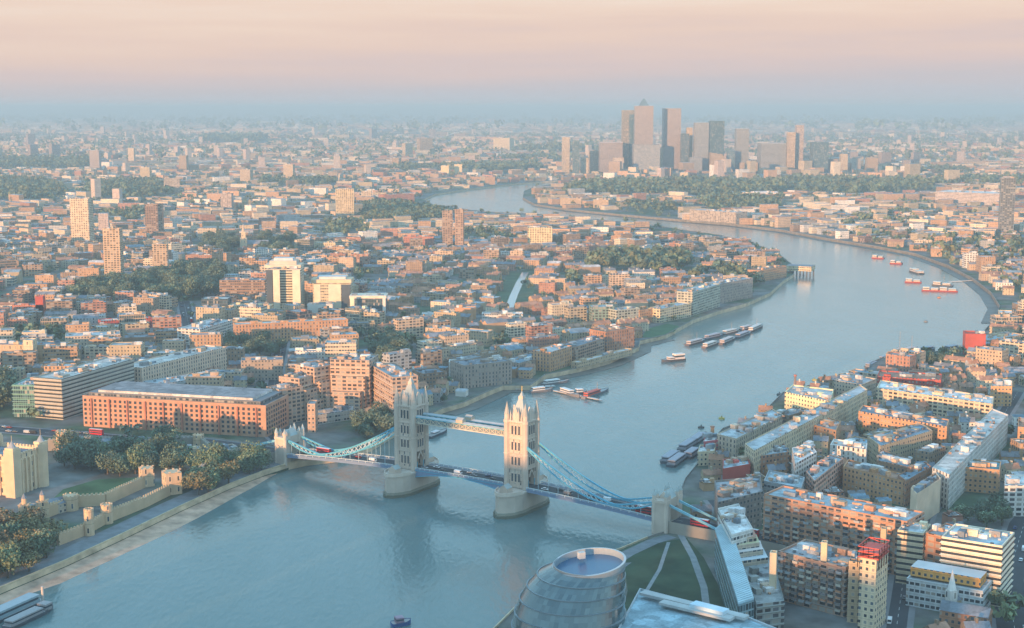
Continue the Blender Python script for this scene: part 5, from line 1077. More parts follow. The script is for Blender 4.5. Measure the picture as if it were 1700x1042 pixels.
def stuff_trees(xs, ys, rad, n, rr, cols=GREENS[:3] + [GREENS[4], GREENS[0], GREENS[2], GREENS[4], (.15, .16, .08)]):
    for x, y, r_ in zip(xs, ys, rad):
        V_, cl = crown_arrays(n, r_, r_ * .8, r_ * .24, cols[rr.integers(len(cols))], 4, rr, .25); V_[..., 0] += x; V_[..., 1] += y; V_[..., 2] += LAND + r_ * 1.0
        STUFF_V.append(V_); STUFF_C.append(cl)
def scatter_poly(pts, spacing, rr):
    w = np.array([tuple(P(*p)[:2]) for p in pts]); x0, y0 = w.min(0); x1, y1 = w.max(0); n = int((x1 - x0) * (y1 - y0) / spacing ** 2) + 1
    gx, gy = np.meshgrid(np.arange(x0, x1, spacing), np.arange(y0, y1, spacing)); gx = gx.ravel() + rr.uniform(-.4, .4, gx.size) * spacing; gy = gy.ravel() + rr.uniform(-.4, .4, gy.size) * spacing
    k = inside(w, gx, gy); return gx[k], gy[k]
NEARP = [([(90, 782), (108, 756), (200, 748), (248, 768), (240, 796), (200, 798), (140, 790)], 13, [0, 2, 4, 1], 1.15), ([(240, 785), (245, 752), (296, 748), (306, 786), (280, 792)], 12, [4, 1, 0], 1.25), ([(300, 812), (318, 780), (400, 770), (452, 772), (440, 782), (380, 806), (330, 824)], 11, [0, 2, 5, 3], 1.05),
 ([(-60, 975), (-60, 900), (0, 880), (70, 876), (110, 915), (60, 945), (10, 965)], 11, [3, 7, 3, 2, 5], 1.15), ([(590, 722), (600, 704), (640, 700), (646, 722), (620, 732)], 11, [4, 1], 1.1), ([(-40, 690), (-40, 640), (14, 645), (18, 690)], 14, [1, 4], 1.5), ([(620, 610), (612, 588), (650, 570), (690, 585), (680, 608), (650, 616)], 16, [4, 1], 1.2),
 ([(112, 500), (150, 478), (225, 468), (300, 455), (372, 452), (366, 490), (330, 500), (200, 505)], 21, [0, 1, 4, 5, 1], 1.5), ([(335, 428), (350, 400), (388, 400), (392, 420), (370, 432)], 24, [1, 4], 1.5), ([(1590, 875), (1605, 850), (1640, 838), (1665, 850), (1665, 875), (1625, 885)], 14, [4, 1, 0], 1.0), ([(430, 425), (430, 400), (490, 400), (486, 425)], 30, [1, 4, 0], 1.5),
 ([(382, 600), (384, 575), (440, 572), (470, 585), (440, 596)], 18, [1, 4], 1.0), ([(1500, 602), (1520, 588), (1590, 590), (1600, 606), (1540, 612)], 16, [4, 1, 4], .9), ([(0, 580), (30, 560), (110, 556), (100, 572), (40, 574)], 18, [1, 4, 0], 1.2), ([(980, 450), (982, 430), (1060, 424), (1135, 428), (1150, 448), (1100, 456)], 24, [0, 1, 2, 5], 1.6), ([(1140, 466), (1150, 446), (1215, 450), (1262, 470), (1255, 486), (1200, 468)], 26, [1, 4], 1.4),
 ([(1640, 1042), (1650, 1015), (1680, 1020), (1690, 1042)], 12, [1, 4], 1.0), ([(385, 668), (400, 650), (452, 645), (455, 664)], 18, [1, 4], .9), ([(925, 478), (930, 458), (958, 460), (962, 480)], 24, [4, 1], 1.2), ([(590, 560), (640, 556), (700, 572), (690, 580), (600, 576)], 20, [1, 0], .9), ([(800, 572), (830, 556), (850, 566), (830, 584)], 20, [1, 4], 1.0)]
rt = np.random.default_rng(5)
for pts, sp__, ks, s in NEARP:
    xs, ys = scatter_poly(pts, sp__, rt)
    for x, y in zip(xs, ys):
        if len(TREES) < 296: tree(x, y, s * rt.uniform(.75, 1.2), ks[rt.integers(len(ks))], rt.uniform(.85, 1.15))
        else: stuff_trees([x], [y], [7 * s], 60, rt)
    FOOT.append((ccw([tuple(P(*p)[:2]) for p in pts]), 4))
FARW = [([(605, 366), (600, 345), (640, 338), (700, 345), (745, 352), (740, 368), (660, 374)], 17, 9), ([(540, 398), (545, 372), (600, 368), (610, 392)], 24, 9), ([(-20, 282), (-20, 268), (145, 266), (150, 281)], 42, 16), ([(-20, 336), (-20, 302), (60, 300), (120, 318), (90, 336)], 34, 13), ([(140, 328), (150, 306), (260, 304), (290, 326), (220, 334)], 34, 13), ([(170, 370), (180, 355), (240, 352), (235, 370)], 26, 10),
 ([(935, 326), (960, 308), (1060, 303), (1180, 304), (1300, 305), (1300, 322), (1180, 330), (1060, 328)], 34, 14), ([(1180, 352), (1160, 335), (1230, 330), (1300, 336), (1290, 350)], 28, 12), ([(1300, 318), (1310, 300), (1460, 302), (1560, 306), (1540, 320), (1400, 328)], 36, 14), ([(1540, 312), (1560, 300), (1700, 300), (1720, 312)], 42, 14), ([(1520, 418), (1540, 402), (1640, 398), (1740, 402), (1740, 436), (1660, 440), (1580, 438)], 34, 10), ([(1590, 440), (1700, 446), (1740, 480), (1690, 500), (1655, 470)], 38, 7),
 ([(1400, 396), (1420, 384), (1510, 388), (1530, 402), (1470, 408)], 28, 8), ([(1030, 350), (1060, 338), (1130, 345), (1120, 358)], 30, 10), ([(1390, 378), (1430, 358), (1520, 355), (1530, 376)], 34, 10), ([(700, 282), (760, 277), (900, 276), (900, 284), (800, 290)], 44, 16), ([(330, 240), (340, 232), (440, 232), (440, 240)], 80, 30), ([(1400, 290), (1400, 284), (1600, 284), (1600, 291)], 48, 16), ([(740, 400), (780, 385), (850, 392), (840, 405)], 30, 9),
 ([(1480, 352), (1500, 340), (1545, 342), (1540, 356)], 34, 9), ([(560, 470), (600, 455), (640, 465), (620, 480)], 34, 8), ([(860, 255), (860, 250), (1000, 250), (1000, 256)], 80, 26), ([(430, 310), (440, 300), (560, 302), (550, 312)], 40, 14), ([(640, 285), (660, 278), (700, 280), (690, 288)], 44, 14), ([(830, 268), (840, 262), (930, 262), (930, 270)], 50, 16)]
for pts, sp__, r_ in FARW:
    xs, ys = scatter_poly(pts, sp__, rt); stuff_trees(xs, ys, rt.uniform(.8, 1.25, len(xs)) * r_, 34, rt); (FOOT.append((ccw([tuple(P(*p)[:2]) for p in pts]), 0)) if pts[0][0] < 1390 else None)

# ============================================================ the rest of the city
FOOT.append(([tuple(P(x, y)[:2]) for x, y in [(-300, 1010), (-300, 735), (345, 735), (480, 770), (400, 812), (200, 889), (0, 977)]][::1], 2))   # fortress grounds
FOOT.append(([tuple(P(x, y)[:2]) for x, y in [(-300, 742), (-300, 692), (140, 700), (300, 716), (465, 730), (465, 760), (300, 745)]], 0))
FOOT.append(([tuple(P(x, y)[:2]) for x, y in [(1010, 925), (1110, 885), (1170, 880), (1200, 900), (1240, 1100), (850, 1100), (900, 960)]], 2))
FOOT.append(([tuple(P(x, y)[:2]) for x, y in [(1255, 1100), (1262, 830), (1500, 862), (1510, 1000), (1440, 1100)]], 0))
FOOT.append(([tuple(P(x, y)[:2]) for x, y in [(1062, 568), (1076, 543), (1128, 537), (1128, 550)]], 3)); FOOT.append(([tuple(P(x, y)[:2]) for x, y in [(500, 764), (500, 700), (640, 690), (660, 716), (560, 757)]], 0))
def blocked(x, y, r):
    b = ((seg_dist(bank_l[27:44], x, y) < 90) & (y > 2500)) | inside(RIVER, x, y) | (seg_dist(bank_l, x, y) < r + 6) | (seg_dist(bank_r, x, y) < r + 6)
    for q, mg in FOOT:
        q = np.asarray(q); c = q.mean(0); R_ = np.hypot(*(q - c).T).max() + mg + 40
        near = (np.abs(x - c[0]) < R_) & (np.abs(y - c[1]) < R_)
        if near.any():
            idx = np.where(near)[0]; xi, yi = x[idx], y[idx]; h = inside(q, xi, yi) | (seg_dist([tuple(p) for p in q] + [tuple(q[0])], xi, yi) < r[idx] * .85 + mg * .5); b[idx] |= h
    for pts, hw in ROADS: b |= seg_dist(pts, x, y) < r * .8 + hw
    return b
rc_ = np.random.default_rng(21)
def cells(d0, d1, cw, ch, nseed, jit=.12, margin=1.06):
    """jittered street grids, each district with its own angle"""
    L = []
    sy_ = rc_.uniform(d0, d1, nseed); sx_ = rc_.uniform(-.42, .42, nseed) * sy_; an = rc_.choice([.1, .5, -.35, .8, -.7, .25, -.1], nseed) + rc_.normal(0, .06, nseed)
    rad = math.sqrt((d1 * d1 - d0 * d0) * .42 / nseed) * 2.2
    for k in range(nseed):
        n1, n2 = int(rad / cw) + 1, int(rad / ch) + 1; i, j = np.meshgrid(np.arange(-n1, n1), np.arange(-n2, n2)); i = i.ravel(); j = j.ravel()
        lx = i * cw + (j % 2) * 3 + rc_.uniform(-jit, jit, i.size) * cw; ly = j * ch + (np.floor(j / 2) * ch * .35) + rc_.uniform(-jit, jit, i.size) * ch * .4
        x = sx_[k] + lx * math.cos(an[k]) - ly * math.sin(an[k]); y = sy_[k] + lx * math.sin(an[k]) + ly * math.cos(an[k])
        d = np.hypot(x[:, None] - sx_[None], y[:, None] - sy_[None]); ok = (d.argmin(1) == k) & (y > d0) & (y <= d1) & (np.abs(x) < y * .365 * margin + 25)
        L.append(np.stack([x[ok], y[ok], np.full(ok.sum(), an[k])], 1))
    return np.concatenate(L)
LMK = [('the stone keep', 30, 800), ('the brick hotel', 290, 690), ('the green glass office', 55, 670), ('the stepped hotel', 580, 660), ('the tall yellow tower', 470, 480), ('the squat yellow tower', 550, 500), ('the orange bay flats', 480, 555), ('the curved red terrace', 210, 540), ('the long stone palace', 50, 590), ('the red school tower', 64, 510), ('the white dockside tower', 756, 620),
 ('the marina flats', 810, 630), ('the bright orange warehouse', 932, 600), ('the tall corner warehouse', 1030, 570), ('the riverside lawn', 1095, 548), ('the yellow balconied flats', 1120, 525), ('the river corner flats', 1225, 485), ('the pier building', 1325, 452), ('the yellow green hall', 1025, 467), ('the bright canal', 858, 485), ('the bright yellow slab', 896, 395), ('the riverside tower pair', 752, 400),
 ('the teal shed roof', 655, 420), ('the broad yellow slab tower', 572, 350), ('the pale church', 405, 410), ('the tall pink tower block', 130, 400), ('the brown tower block', 254, 390), ('the tan tower by the trees', 184, 465), ('the railway road', 60, 478), ('the broad pale slab', 285, 315), ('the cream northern tower', 478, 300), ('the northern pinkish tower', 375, 345), ('the red hall by the bend', 663, 332), ('the peninsula tip', 880, 325),
 ('the tan bend block', 998, 340), ('the pale far riverside block', 1184, 358), ('the far white shed', 1250, 324), ('the huge shopping hall', 1605, 330), ('the dark grey tower', 1675, 385), ('the moored red barges', 1560, 480), ('the cream riverside block', 1690, 528), ('the bright red building', 1620, 580), ('the red brick row', 1510, 636), ('the long cream block', 1550, 660), ('the yellow wharf house', 1340, 675),
 ('the white gabled terrace', 1610, 740), ('the blue roofed warehouse', 1485, 765), ('the blank tan end wall', 1530, 825), ('the white framed flats', 1335, 770), ('the long balconied flats', 1390, 880), ('the white banded slab', 1610, 960), ('the orange storey', 1570, 990), ('the red scaffold', 1442, 960), ('the south bridge approach', 1170, 850), ('the ribbed glass roof', 1215, 940), ('the orange tan block', 1665, 650),
 ('the thin pink tower', 52, 246), ('the far twin cream blocks', 750, 292), ('the slender tan tower', 940, 290), ('the brick school', 360, 435), ('the busy street', 312, 550), ('the dock trees', 655, 600), ('the dark trees of the square', 240, 490), ('the park woods', 1060, 440), ('the riverside woods', 670, 360), ('the northern woods', 210, 320), ('the southern woods', 1620, 420)]
LW = np.array([tuple(P(x, y)[:2]) for _, x, y in LMK])
ORD = ['', 'second ', 'third ', 'fourth ', 'fifth ', 'sixth ', 'seventh ', 'eighth ', 'ninth ', 'tenth ', 'eleventh ', 'twelfth ', 'thirteenth ', 'fourteenth ', 'fifteenth ', 'sixteenth ', 'seventeenth ', 'eighteenth ', 'nineteenth ', 'twentieth ']
def ordinal(n): return ORD[n] if n < 20 else 'twenty ' + ['first ', 'second ', 'third ', 'fourth ', 'fifth ', 'sixth ', 'seventh ', 'eighth ', 'ninth ', 'tenth '][(n - 20) % 10]
def name_all(items):
    """items: (object, description); the label counts outwards from the nearest landmark"""
    g = {}
    for o, ds in items:
        l = o.location; d = np.hypot(LW[:, 0] - l.x, LW[:, 1] - l.y); k = int(d.argmin()); g.setdefault((ds, k), []).append((d[k], o))
    for (ds, k), v in g.items():
        v.sort(key=lambda t: t[0])
        for i, (_, o) in enumerate(v): o['label'] = f"{ds}, {ordinal(i)}nearest to {LMK[k][0]}" if ',' not in ds else ds
WALLC = [('orange brick', (.46, .29, .17)), ('brown brick', (.32, .23, .16)), ('yellow brick', (.44, .36, .24)), ('red brick', (.38, .20, .14)), ('cream', (.62, .52, .38)), ('white', (.70, .66, .60)), ('grey', (.36, .37, .37)), ('tan', (.52, .39, .27))]
KINDS_ = {'terraced_house': 0, 'apartment_block': 0, 'warehouse': 0, 'office_building': 0, 'brick_house': 0}
FILL = []
def filler(x, y, an, zone_r):
    r = HR.random(); d = y; tiny = (round(x, 2), round(y, 2)) in SMALL
    if d < 1100: kd = HR.choices(['terraced_house', 'apartment_block', 'warehouse', 'office_building'], [.15, .35, .3, .2])[0]
    else: kd = HR.choices(['terraced_house', 'apartment_block', 'warehouse', 'office_building', 'brick_house'], [.30, .28, .14, .13, .15])[0]
    px_ = proj(x, y, LAND)[0]
    if 600 < px_ < 1300 and 1450 < y < 2700: kd = HR.choices(['terraced_house', 'brick_house', 'apartment_block', 'warehouse'], [.45, .30, .17, .08])[0]
    elif y > 1450 and px_ < 600: kd = HR.choices(['terraced_house', 'brick_house', 'apartment_block', 'warehouse', 'office_building'], [.12, .06, .40, .16, .26])[0]
    if x < 0 and 1150 < y < 1800 and px_ < 600: kd = HR.choices(['office_building', 'apartment_block', 'terraced_house', 'warehouse'], [.4, .35, .15, .1])[0]
    if tiny: kd = HR.choice(['brick_house', 'brick_house', 'warehouse'])
    if KINDS_[kd] >= 285:
        free = [k for k in KINDS_ if KINDS_[k] < 285]
        if not free: return False
        kd = HR.choice(free)
    KINDS_[kd] += 1
    low = d < 1250 and x > 0
    wn, wc = HR.choices(WALLC, [.26, .20, .15, .08, .10, .06, .05, .10])[0]; wc = sh(wc, HR.uniform(.85, 1.15))
    root = bpy.data.objects.new(kd, None); COL.objects.link(root); root.location = (x, y, LAND); root['category'] = kd.replace('_', ' ').replace('terraced house', 'terrace')
    root['group'] = {'terraced_house': 'terraces of the city', 'apartment_block': 'blocks of flats of the city', 'warehouse': 'warehouses of the city', 'office_building': 'offices of the city', 'brick_house': 'small brick houses of the city'}[kd]
    far = d > 1500; R1 = far and 1.0 or .85
    m = MB(); rf = MB(); rn = ''
    if kd in ('terraced_house', 'brick_house'):
        lx = HR.uniform(24, 36) * R1 if kd[0] == 't' else HR.uniform(11, 17); ly = HR.uniform(8.5, 11); h = HR.uniform(7, 10.5); lx, ly, h = (HR.uniform(8, 12), HR.uniform(6, 8), HR.uniform(5, 10)) if tiny else (lx, ly, h); rn, rcol = HR.choice([('slate roof', RF['slate']), ('tiled roof', RF['tile']), ('slate roof', (.2, .2, .21)), ('tiled roof', (.36, .19, .12))])
        m.box(x, y, LAND - .3, LAND + h, lx, ly, an, c=wc, top=False, seed=HR.uniform(0, 9)); m.build('wall', FAC['house'], root)
        rf.gable(x, y, LAND + h, 3.2, lx + .5, ly + .7, an, rcol, cg=wc); ro = rf.build('roof', ROOF, root)
        if d < 2300:
            for k in range(max(1, int(lx / 9))):
                c = MB(); t = (k + .5) / max(1, int(lx / 9)) - .5; c.box(x + math.cos(an) * lx * t, y + math.sin(an) * lx * t, LAND + h + 1.5, LAND + h + 4.8, 1.1, 1.9, an, c=sh(wc, .9)); c.build('chimney', FAC['plain'], ro)
    else:
        if kd == 'apartment_block': lx, ly, h, fac = HR.uniform(20, 31), HR.uniform(10, 13), HR.choice([8, 10, 13, 13, 16, 19, 22]), HR.choice(['punch', 'balcony', 'balcony'])
        elif kd == 'warehouse': lx, ly, h, fac = HR.uniform(18, 30), HR.uniform(13, 18), HR.uniform(8, 15), HR.choice(['punch', 'house', 'fin', 'plain'])
        else: lx, ly, h, fac = HR.uniform(20, 31), HR.uniform(13, 18), HR.choice([11, 14, 17, 22]), HR.choice(['ribbon', 'punch', 'punch', 'fin', 'glass'])
        if y > 2300: h *= HR.uniform(.7, 1)
        if low: h = min(h, HR.uniform(8, 12))
        if tiny: lx, ly, h = HR.uniform(8, 12), HR.uniform(6, 9), HR.uniform(4, 9)
        m.box(x, y, LAND - .3, LAND + h + (.8 if kd != 'warehouse' else 0), lx, ly, an, c=wc, top=False, seed=HR.uniform(0, 30)); m.build('wall', FAC[fac], root)
        if kd == 'warehouse' and HR.random() < .6:
            rn, rcol = HR.choice([('slate roof', RF['slate']), ('pale roof', (.42, .43, .44)), ('blue roof', RF['blue']), ('tiled roof', RF['tile'])])
            for s in (-1, 1): rf.gable(x - math.sin(an) * ly * .25 * s, y + math.cos(an) * ly * .25 * s, LAND + h, ly * .17, lx + .4, ly / 2, an, rcol, cg=wc)
            rf.build('roof', ROOF, root)
        else:
            rn, rcol = HR.choice([('grey roof', RF['flat']), ('pale roof', RF['light']), ('grey roof', (.2, .21, .22)), ('bluish roof', (.28, .36, .41)), ('brownish roof', (.33, .28, .24))])
            q = [(x + a * math.cos(an) - b * math.sin(an), y + a * math.sin(an) + b * math.cos(an)) for a, b in ((-lx / 2, -ly / 2), (lx / 2, -ly / 2), (lx / 2, ly / 2), (-lx / 2, ly / 2))]
            if d < 1500: flat_roof(root, q, LAND + h, .8, wc, rcol, HR)
            else:
                rf.face([(p[0], p[1], LAND + h) for p in q], 0, rcol)
                for k in range(HR.randint(1, 3)):
                    a, b = HR.uniform(-.35, .35) * lx, HR.uniform(-.2, .2) * ly; rf.box(x + a * math.cos(an) - b * math.sin(an), y + a * math.sin(an) + b * math.cos(an), LAND + h, LAND + h + HR.uniform(1.5, 3.5), HR.uniform(3, 8), HR.uniform(3, 5), an, c=HR.choice([wc, (.5, .5, .48), (.3, .31, .33)]))
                rf.build('roof', ROOF, root)
    FILL.append((root, f"{wn} {dict(terraced_house='terrace', apartment_block='flats', warehouse='warehouse', office_building='office block', brick_house='small house')[kd]} with {rn}"))
    return True
c1 = cells(600, 1500, 33, 23, 14); c2 = np.concatenate([cells(1500, 2200, 36, 22, 22), cells(2200, 3100, 38, 23, 22)]); cc = np.concatenate([c1, c2]); cc = cc[~blocked(cc[:, 0], cc[:, 1], np.full(len(cc), 13.0))]; cc = cc[np.argsort(cc[:, 1])]
# leave gaps for gardens and squares
cc = cc[rc_.random(len(cc)) < .93]
c0 = cells(600, 1380, 15, 13, 16, .2); c0 = c0[~blocked(c0[:, 0], c0[:, 1], np.full(len(c0), 5.0))]; keep_ = []
nr_ = cc[cc[:, 1] < 1450]; taken = [tuple(v[:2]) for v in nr_]; small = []
for x, y, a in c0[rc_.permutation(len(c0))]:
    if min((x - u) ** 2 + (y - v) ** 2 for u, v in taken) > 17.5 ** 2 and (not small or min((x - u) ** 2 + (y - v) ** 2 for u, v in small) > 11.5 ** 2): small.append((x, y)); keep_.append((x, y, a))
print('small infill', len(keep_)); SMALL = set((round(x, 2), round(y, 2)) for x, y, _ in keep_); cc = np.concatenate([cc, np.array(keep_)]); cc = cc[np.argsort(cc[:, 1])]
LEFT = []
for x, y, a in cc:
    if not filler(x, y, a, 0): LEFT.append((x, y, a))
name_all(FILL)
print('filler', len(cc), KINDS_, len(LEFT))
def mass(name, C, size, hts, label, towers=.02, tw=(18, 40, 62)):
    """boxes of the far city, one mesh"""
    n = len(C); lx = rc_.uniform(size[0], size[1], n); ly = rc_.uniform(size[2], size[3], n); h = rc_.uniform(hts[0], hts[1], n) * np.where(rc_.random(n) < .2, 1.5, 1)
    t = (rc_.random(n) < towers) & (seg_dist(bank_l[24:46], C[:, 0], C[:, 1]) > 600); lx[t] = tw[0]; ly[t] = tw[0]; h[t] = rc_.uniform(tw[1], tw[2], t.sum())
    ca, sa = np.cos(C[:, 2]), np.sin(C[:, 2]); off = np.array([(-.5, -.5), (.5, -.5), (.5, .5), (-.5, .5)])
    X = C[:, 0, None] + off[None, :, 0] * (lx * ca)[:, None] - off[None, :, 1] * (ly * sa)[:, None]; Y = C[:, 1, None] + off[None, :, 0] * (lx * sa)[:, None] + off[None, :, 1] * (ly * ca)[:, None]
    Vv = np.zeros((n, 8, 3)); Vv[:, :4, 0] = X; Vv[:, 4:, 0] = X; Vv[:, :4, 1] = Y; Vv[:, 4:, 1] = Y; Vv[:, :4, 2] = LAND - .5; Vv[:, 4:, 2] = LAND + h[:, None]
    fc = np.array([(0, 1, 5, 4), (1, 2, 6, 5), (2, 3, 7, 6), (3, 0, 4, 7), (4, 5, 6, 7)]); Fq = (fc[None] + np.arange(n)[:, None, None] * 8).reshape(-1)
    me = bpy.data.meshes.new(name); me.vertices.add(n * 8); me.vertices.foreach_set('co', Vv.reshape(-1)); me.loops.add(n * 20); me.loops.foreach_set('vertex_index', Fq.astype(np.int32)); me.polygons.add(n * 5); me.polygons.foreach_set('loop_start', np.arange(0, n * 20, 4, dtype=np.int32))
    me.materials.append(FAC['punch']); me.materials.append(ROOF); me.polygons.foreach_set('material_index', np.tile([0, 0, 0, 0, 1], n).astype(np.int32))
    uv = np.zeros((n, 5, 4, 2)); zero = np.zeros(n)
    for k, L_ in enumerate((lx, ly, lx, ly)): uv[:, k, 1, 0] = L_; uv[:, k, 2, 0] = L_; uv[:, k, 2, 1] = h; uv[:, k, 3, 1] = h
    u = me.uv_layers.new(name='UVMap'); u.data.foreach_set('uv', uv.reshape(-1))
    pal = np.array([w[1] for w in WALLC]); isT = t; wc = pal[rc_.choice(8, n, p=[.2, .16, .16, .08, .18, .08, .05, .09])] * rc_.uniform(.8, 1.2, (n, 1)); wc[isT] = np.array([(.54, .44, .36), (.50, .40, .35)])[rc_.integers(0, 2, isT.sum())]; wc = wc * 1.12; rp_ = np.array([RF['slate'], RF['tile'], RF['flat'], RF['light'], (.3, .22, .17)]); rcl = rp_[rc_.choice(5, n, p=[.3, .2, .25, .1, .15])]
    cl = np.ones((n, 5, 4)); cl[:, :4, :3] = wc[:, None]; cl[:, 4, :3] = rcl; at = me.attributes.new('tint', 'FLOAT_COLOR', 'FACE'); at.data.foreach_set('color', cl.reshape(-1)); me.polygons.foreach_set('use_smooth', np.zeros(n * 5, bool)); me.update(); me.validate()
    o = bpy.data.objects.new(name, me); COL.objects.link(o); o['kind'] = 'stuff'; o['label'] = label; o['category'] = 'buildings'; return o
if LEFT: mass('far_terraces', np.array(LEFT), (20, 40, 9, 14), (7, 15), 'the many small buildings packed between the nearer blocks and the far districts', .01)
def far(d0, d1, cw, ch, ns, **k):
    c = cells(d0, d1, cw, ch, ns); return c[~blocked(c[:, 0], c[:, 1], np.full(len(c), cw * .35))]
mass('distant_city', far(3100, 5200, 58, 40, 30), (22, 52, 10, 20), (7, 17), 'dense middle distance city of low terraces and flats', .006)
mass('distant_city', far(5200, 9500, 88, 62, 30), (30, 80, 14, 30), (8, 20), 'hazy city beyond the business district', .022, (22, 34, 62))
mass('distant_city', far(9500, 20000, 190, 150, 26), (50, 170, 24, 60), (8, 24), 'faint far suburbs below the horizon', .02, (30, 45, 80)); mass('distant_city', far(20000, 45000, 620, 520, 20), (120, 500, 60, 160), (8, 26), 'faintest outer suburbs at the horizon', .03, (40, 50, 90))
c = far(4300, 5600, 80, 60, 8); c = c[(c[:, 0] > P(965, 290).x) & (c[:, 0] < P(1480, 290).x)]; mass('distant_city', c + np.array([17, 11, .3]), (22, 46, 18, 30), (12, 42), 'cluster of mid height blocks around the business district towers', .015, (24, 50, 70))
# trees between the houses
def street_trees(d0, d1, n, rad, k):
    y = np.sqrt(rt.uniform(d0 ** 2, d1 ** 2, n)); x = rt.uniform(-.39, .39, n) * y; ok = ~(inside(RIVER, x, y) | (seg_dist(bank_l, x, y) < 9) | (seg_dist(bank_r, x, y) < 9)); x, y = x[ok], y[ok]
    b = np.zeros(len(x), bool)
    for q, mg in FOOT:
        if len(q) == 4: b |= inside(np.asarray(q), x, y)
    x, y = x[~b], y[~b]
    stuff_trees(x, y, rt.uniform(.7, 1.3, len(x)) * rad, k, rt)
street_trees(900, 2000, 420, 4.5, 46); street_trees(2000, 3400, 1300, 6, 30); street_trees(3400, 6000, 1900, 9, 18); street_trees(6000, 12000, 1500, 22, 14); street_trees(12000, 30000, 900, 60, 12)
name_all(TREES)
me = quads_mesh('woods', np.concatenate(STUFF_V), np.concatenate(STUFF_C), LEAF); o = bpy.data.objects.new('woods', me); COL.objects.link(o); o['kind'] = 'stuff'; o['label'] = 'far woods, parks and street trees scattered through the city'; o['category'] = 'trees'
print('trees', len(TREES), 'stuff quads', sum(len(v) for v in STUFF_V))
# ============================================================ boats
def boat(label, s, b, wid, hull=(.12, .13, .16), cab=(.55, .55, .55), deckc=(.35, .33, .32), cabins=((.30, .72, 3.0),), mast=0, name='river_boat', cat='boat', barge=False, z=0.0):
    A_, B_ = P(*s, 0), P(*b, 0); d = Vector((B_.x - A_.x, B_.y - A_.y)); L = d.length; d.normalize(); n = Vector((-d.y, d.x)); hd = 1.9
    root = thing(name, label, cat, (A_.x, A_.y, 0), None); an = math.atan2(d.y, d.x)
    W2 = wid / 2; st = [(0, .8), (.06, 1), (.7, 1), (.88, .62), (1, .04)] if not barge else [(0, .85), (.04, 1), (.94, 1), (1, .75)]
    m = MB(); T = lambda f, w, z: (A_.x + d.x * L * f + n.x * w, A_.y + d.y * L * f + n.y * w, z)
    for (f0, a0), (f1, a1) in zip(st[:-1], st[1:]):
        z0, z1 = hd + (.9 * f0 ** 3 if not barge else 0), hd + (.9 * f1 ** 3 if not barge else 0)
        for sg in (-1, 1):
            f = [T(f0, sg * W2 * a0 * .75, -.5), T(f1, sg * W2 * a1 * .75, -.5), T(f1, sg * W2 * a1, z1), T(f0, sg * W2 * a0, z0)]; m.face(f if sg < 0 else f[::-1], 0, hull)
        m.face([T(f0, -W2 * a0, z0 - .3), T(f1, -W2 * a1, z1 - .3), T(f1, W2 * a1, z1 - .3), T(f0, W2 * a0, z0 - .3)], 0, deckc)
    m.face([T(0, W2 * .6, -.5), T(0, -W2 * .6, -.5), T(0, -W2 * .8, hd), T(0, W2 * .8, hd)], 0, hull); m.build('hull', TINT, root)
    for (f0, f1, h) in cabins:
        c = MB(); mid = (f0 + f1) / 2; p = T(mid, 0, 0); c.box(p[0], p[1], hd - .3, hd + h * .35, L * (f1 - f0), wid * .74, an, c=cab); c.box(p[0], p[1], hd + h * .35, hd + h * .7, L * (f1 - f0) * .96, wid * .70, an, c=(.06, .08, .1)); c.box(p[0], p[1], hd + h * .7, hd + h, L * (f1 - f0), wid * .76, an, c=sh(cab, 1.1)); c.build('cabin', TINT, root)
    if mast:
        c = MB(); p = T(.55, 0, 0); c.bar((p[0], p[1], hd), (p[0], p[1], hd + mast), .3, (.3, .25, .2)); c.bar((p[0] - d.x * 2, p[1] - d.y * 2, hd + mast * .7), (p[0] + d.x * 2, p[1] + d.y * 2, hd + mast * .7), .2, (.3, .25, .2)); c.build('mast', TINT, root)
    return root
RED = (.50, .10, .07)
boat('long dark pier barge with a pale roof at the near left corner', (-40, 1046), (66, 998), 9, (.10, .12, .14), (.27, .35, .39), cabins=((.02, .92, 3.4),), barge=True); boat('long grey passenger boat alongside the pier barge', (10, 1046), (88, 1010), 7, (.10, .11, .13), (.30, .28, .28), cabins=((.05, .7, 2.2), (.75, .9, 3)))
boat('small dark blue boat at the bottom edge of the river', (650, 1040), (682, 1035), 5, (.06, .12, .30), (.30, .20, .25), cabins=((.2, .6, 2.4),))
boat('black tug with a white wheelhouse in the middle of the river', (1136, 597), (1098, 601), 8, (.08, .09, .11), (.72, .62, .55), cabins=((.05, .45, 5), (.5, .7, 2.5)), name='tugboat')
boat('low dark workboat just behind the bridge', (712, 728), (742, 716), 5, (.08, .1, .13), (.5, .5, .52), cabins=((.2, .5, 2),)); 
for i, (s, b, lab) in enumerate([((1140, 574), (1170, 566), 'first grey houseboat at the near end of the long mooring'), ((1168, 578), (1192, 570), 'outer pale houseboat near the start of the long mooring'), ((1170, 564), (1200, 557), 'inner grey houseboat with a cream cabin in the long mooring'), ((1196, 572), (1220, 562), 'dark houseboat with a pinkish cabin in the long mooring'), ((1200, 556), (1226, 550), 'inner brown houseboat in the middle of the long mooring'), ((1222, 562), (1246, 553), 'outer houseboat with dark hull towards the far end of the mooring'), ((1230, 549), (1250, 544), 'small white cabined houseboat towards the far end of the mooring'), ((1244, 551), (1266, 541), 'last houseboat with a red bow at the far end of the mooring')]):
    boat(lab, s, b, 7, [(.12, .1, .11), (.16, .12, .12), (.1, .11, .14)][i % 3], [(.5, .42, .4), (.62, .55, .5), (.4, .34, .36)][i % 3], mast=10 if i in (0, 4, 7) else 0, cabins=((.1, .75, 2.6),), name='houseboat')
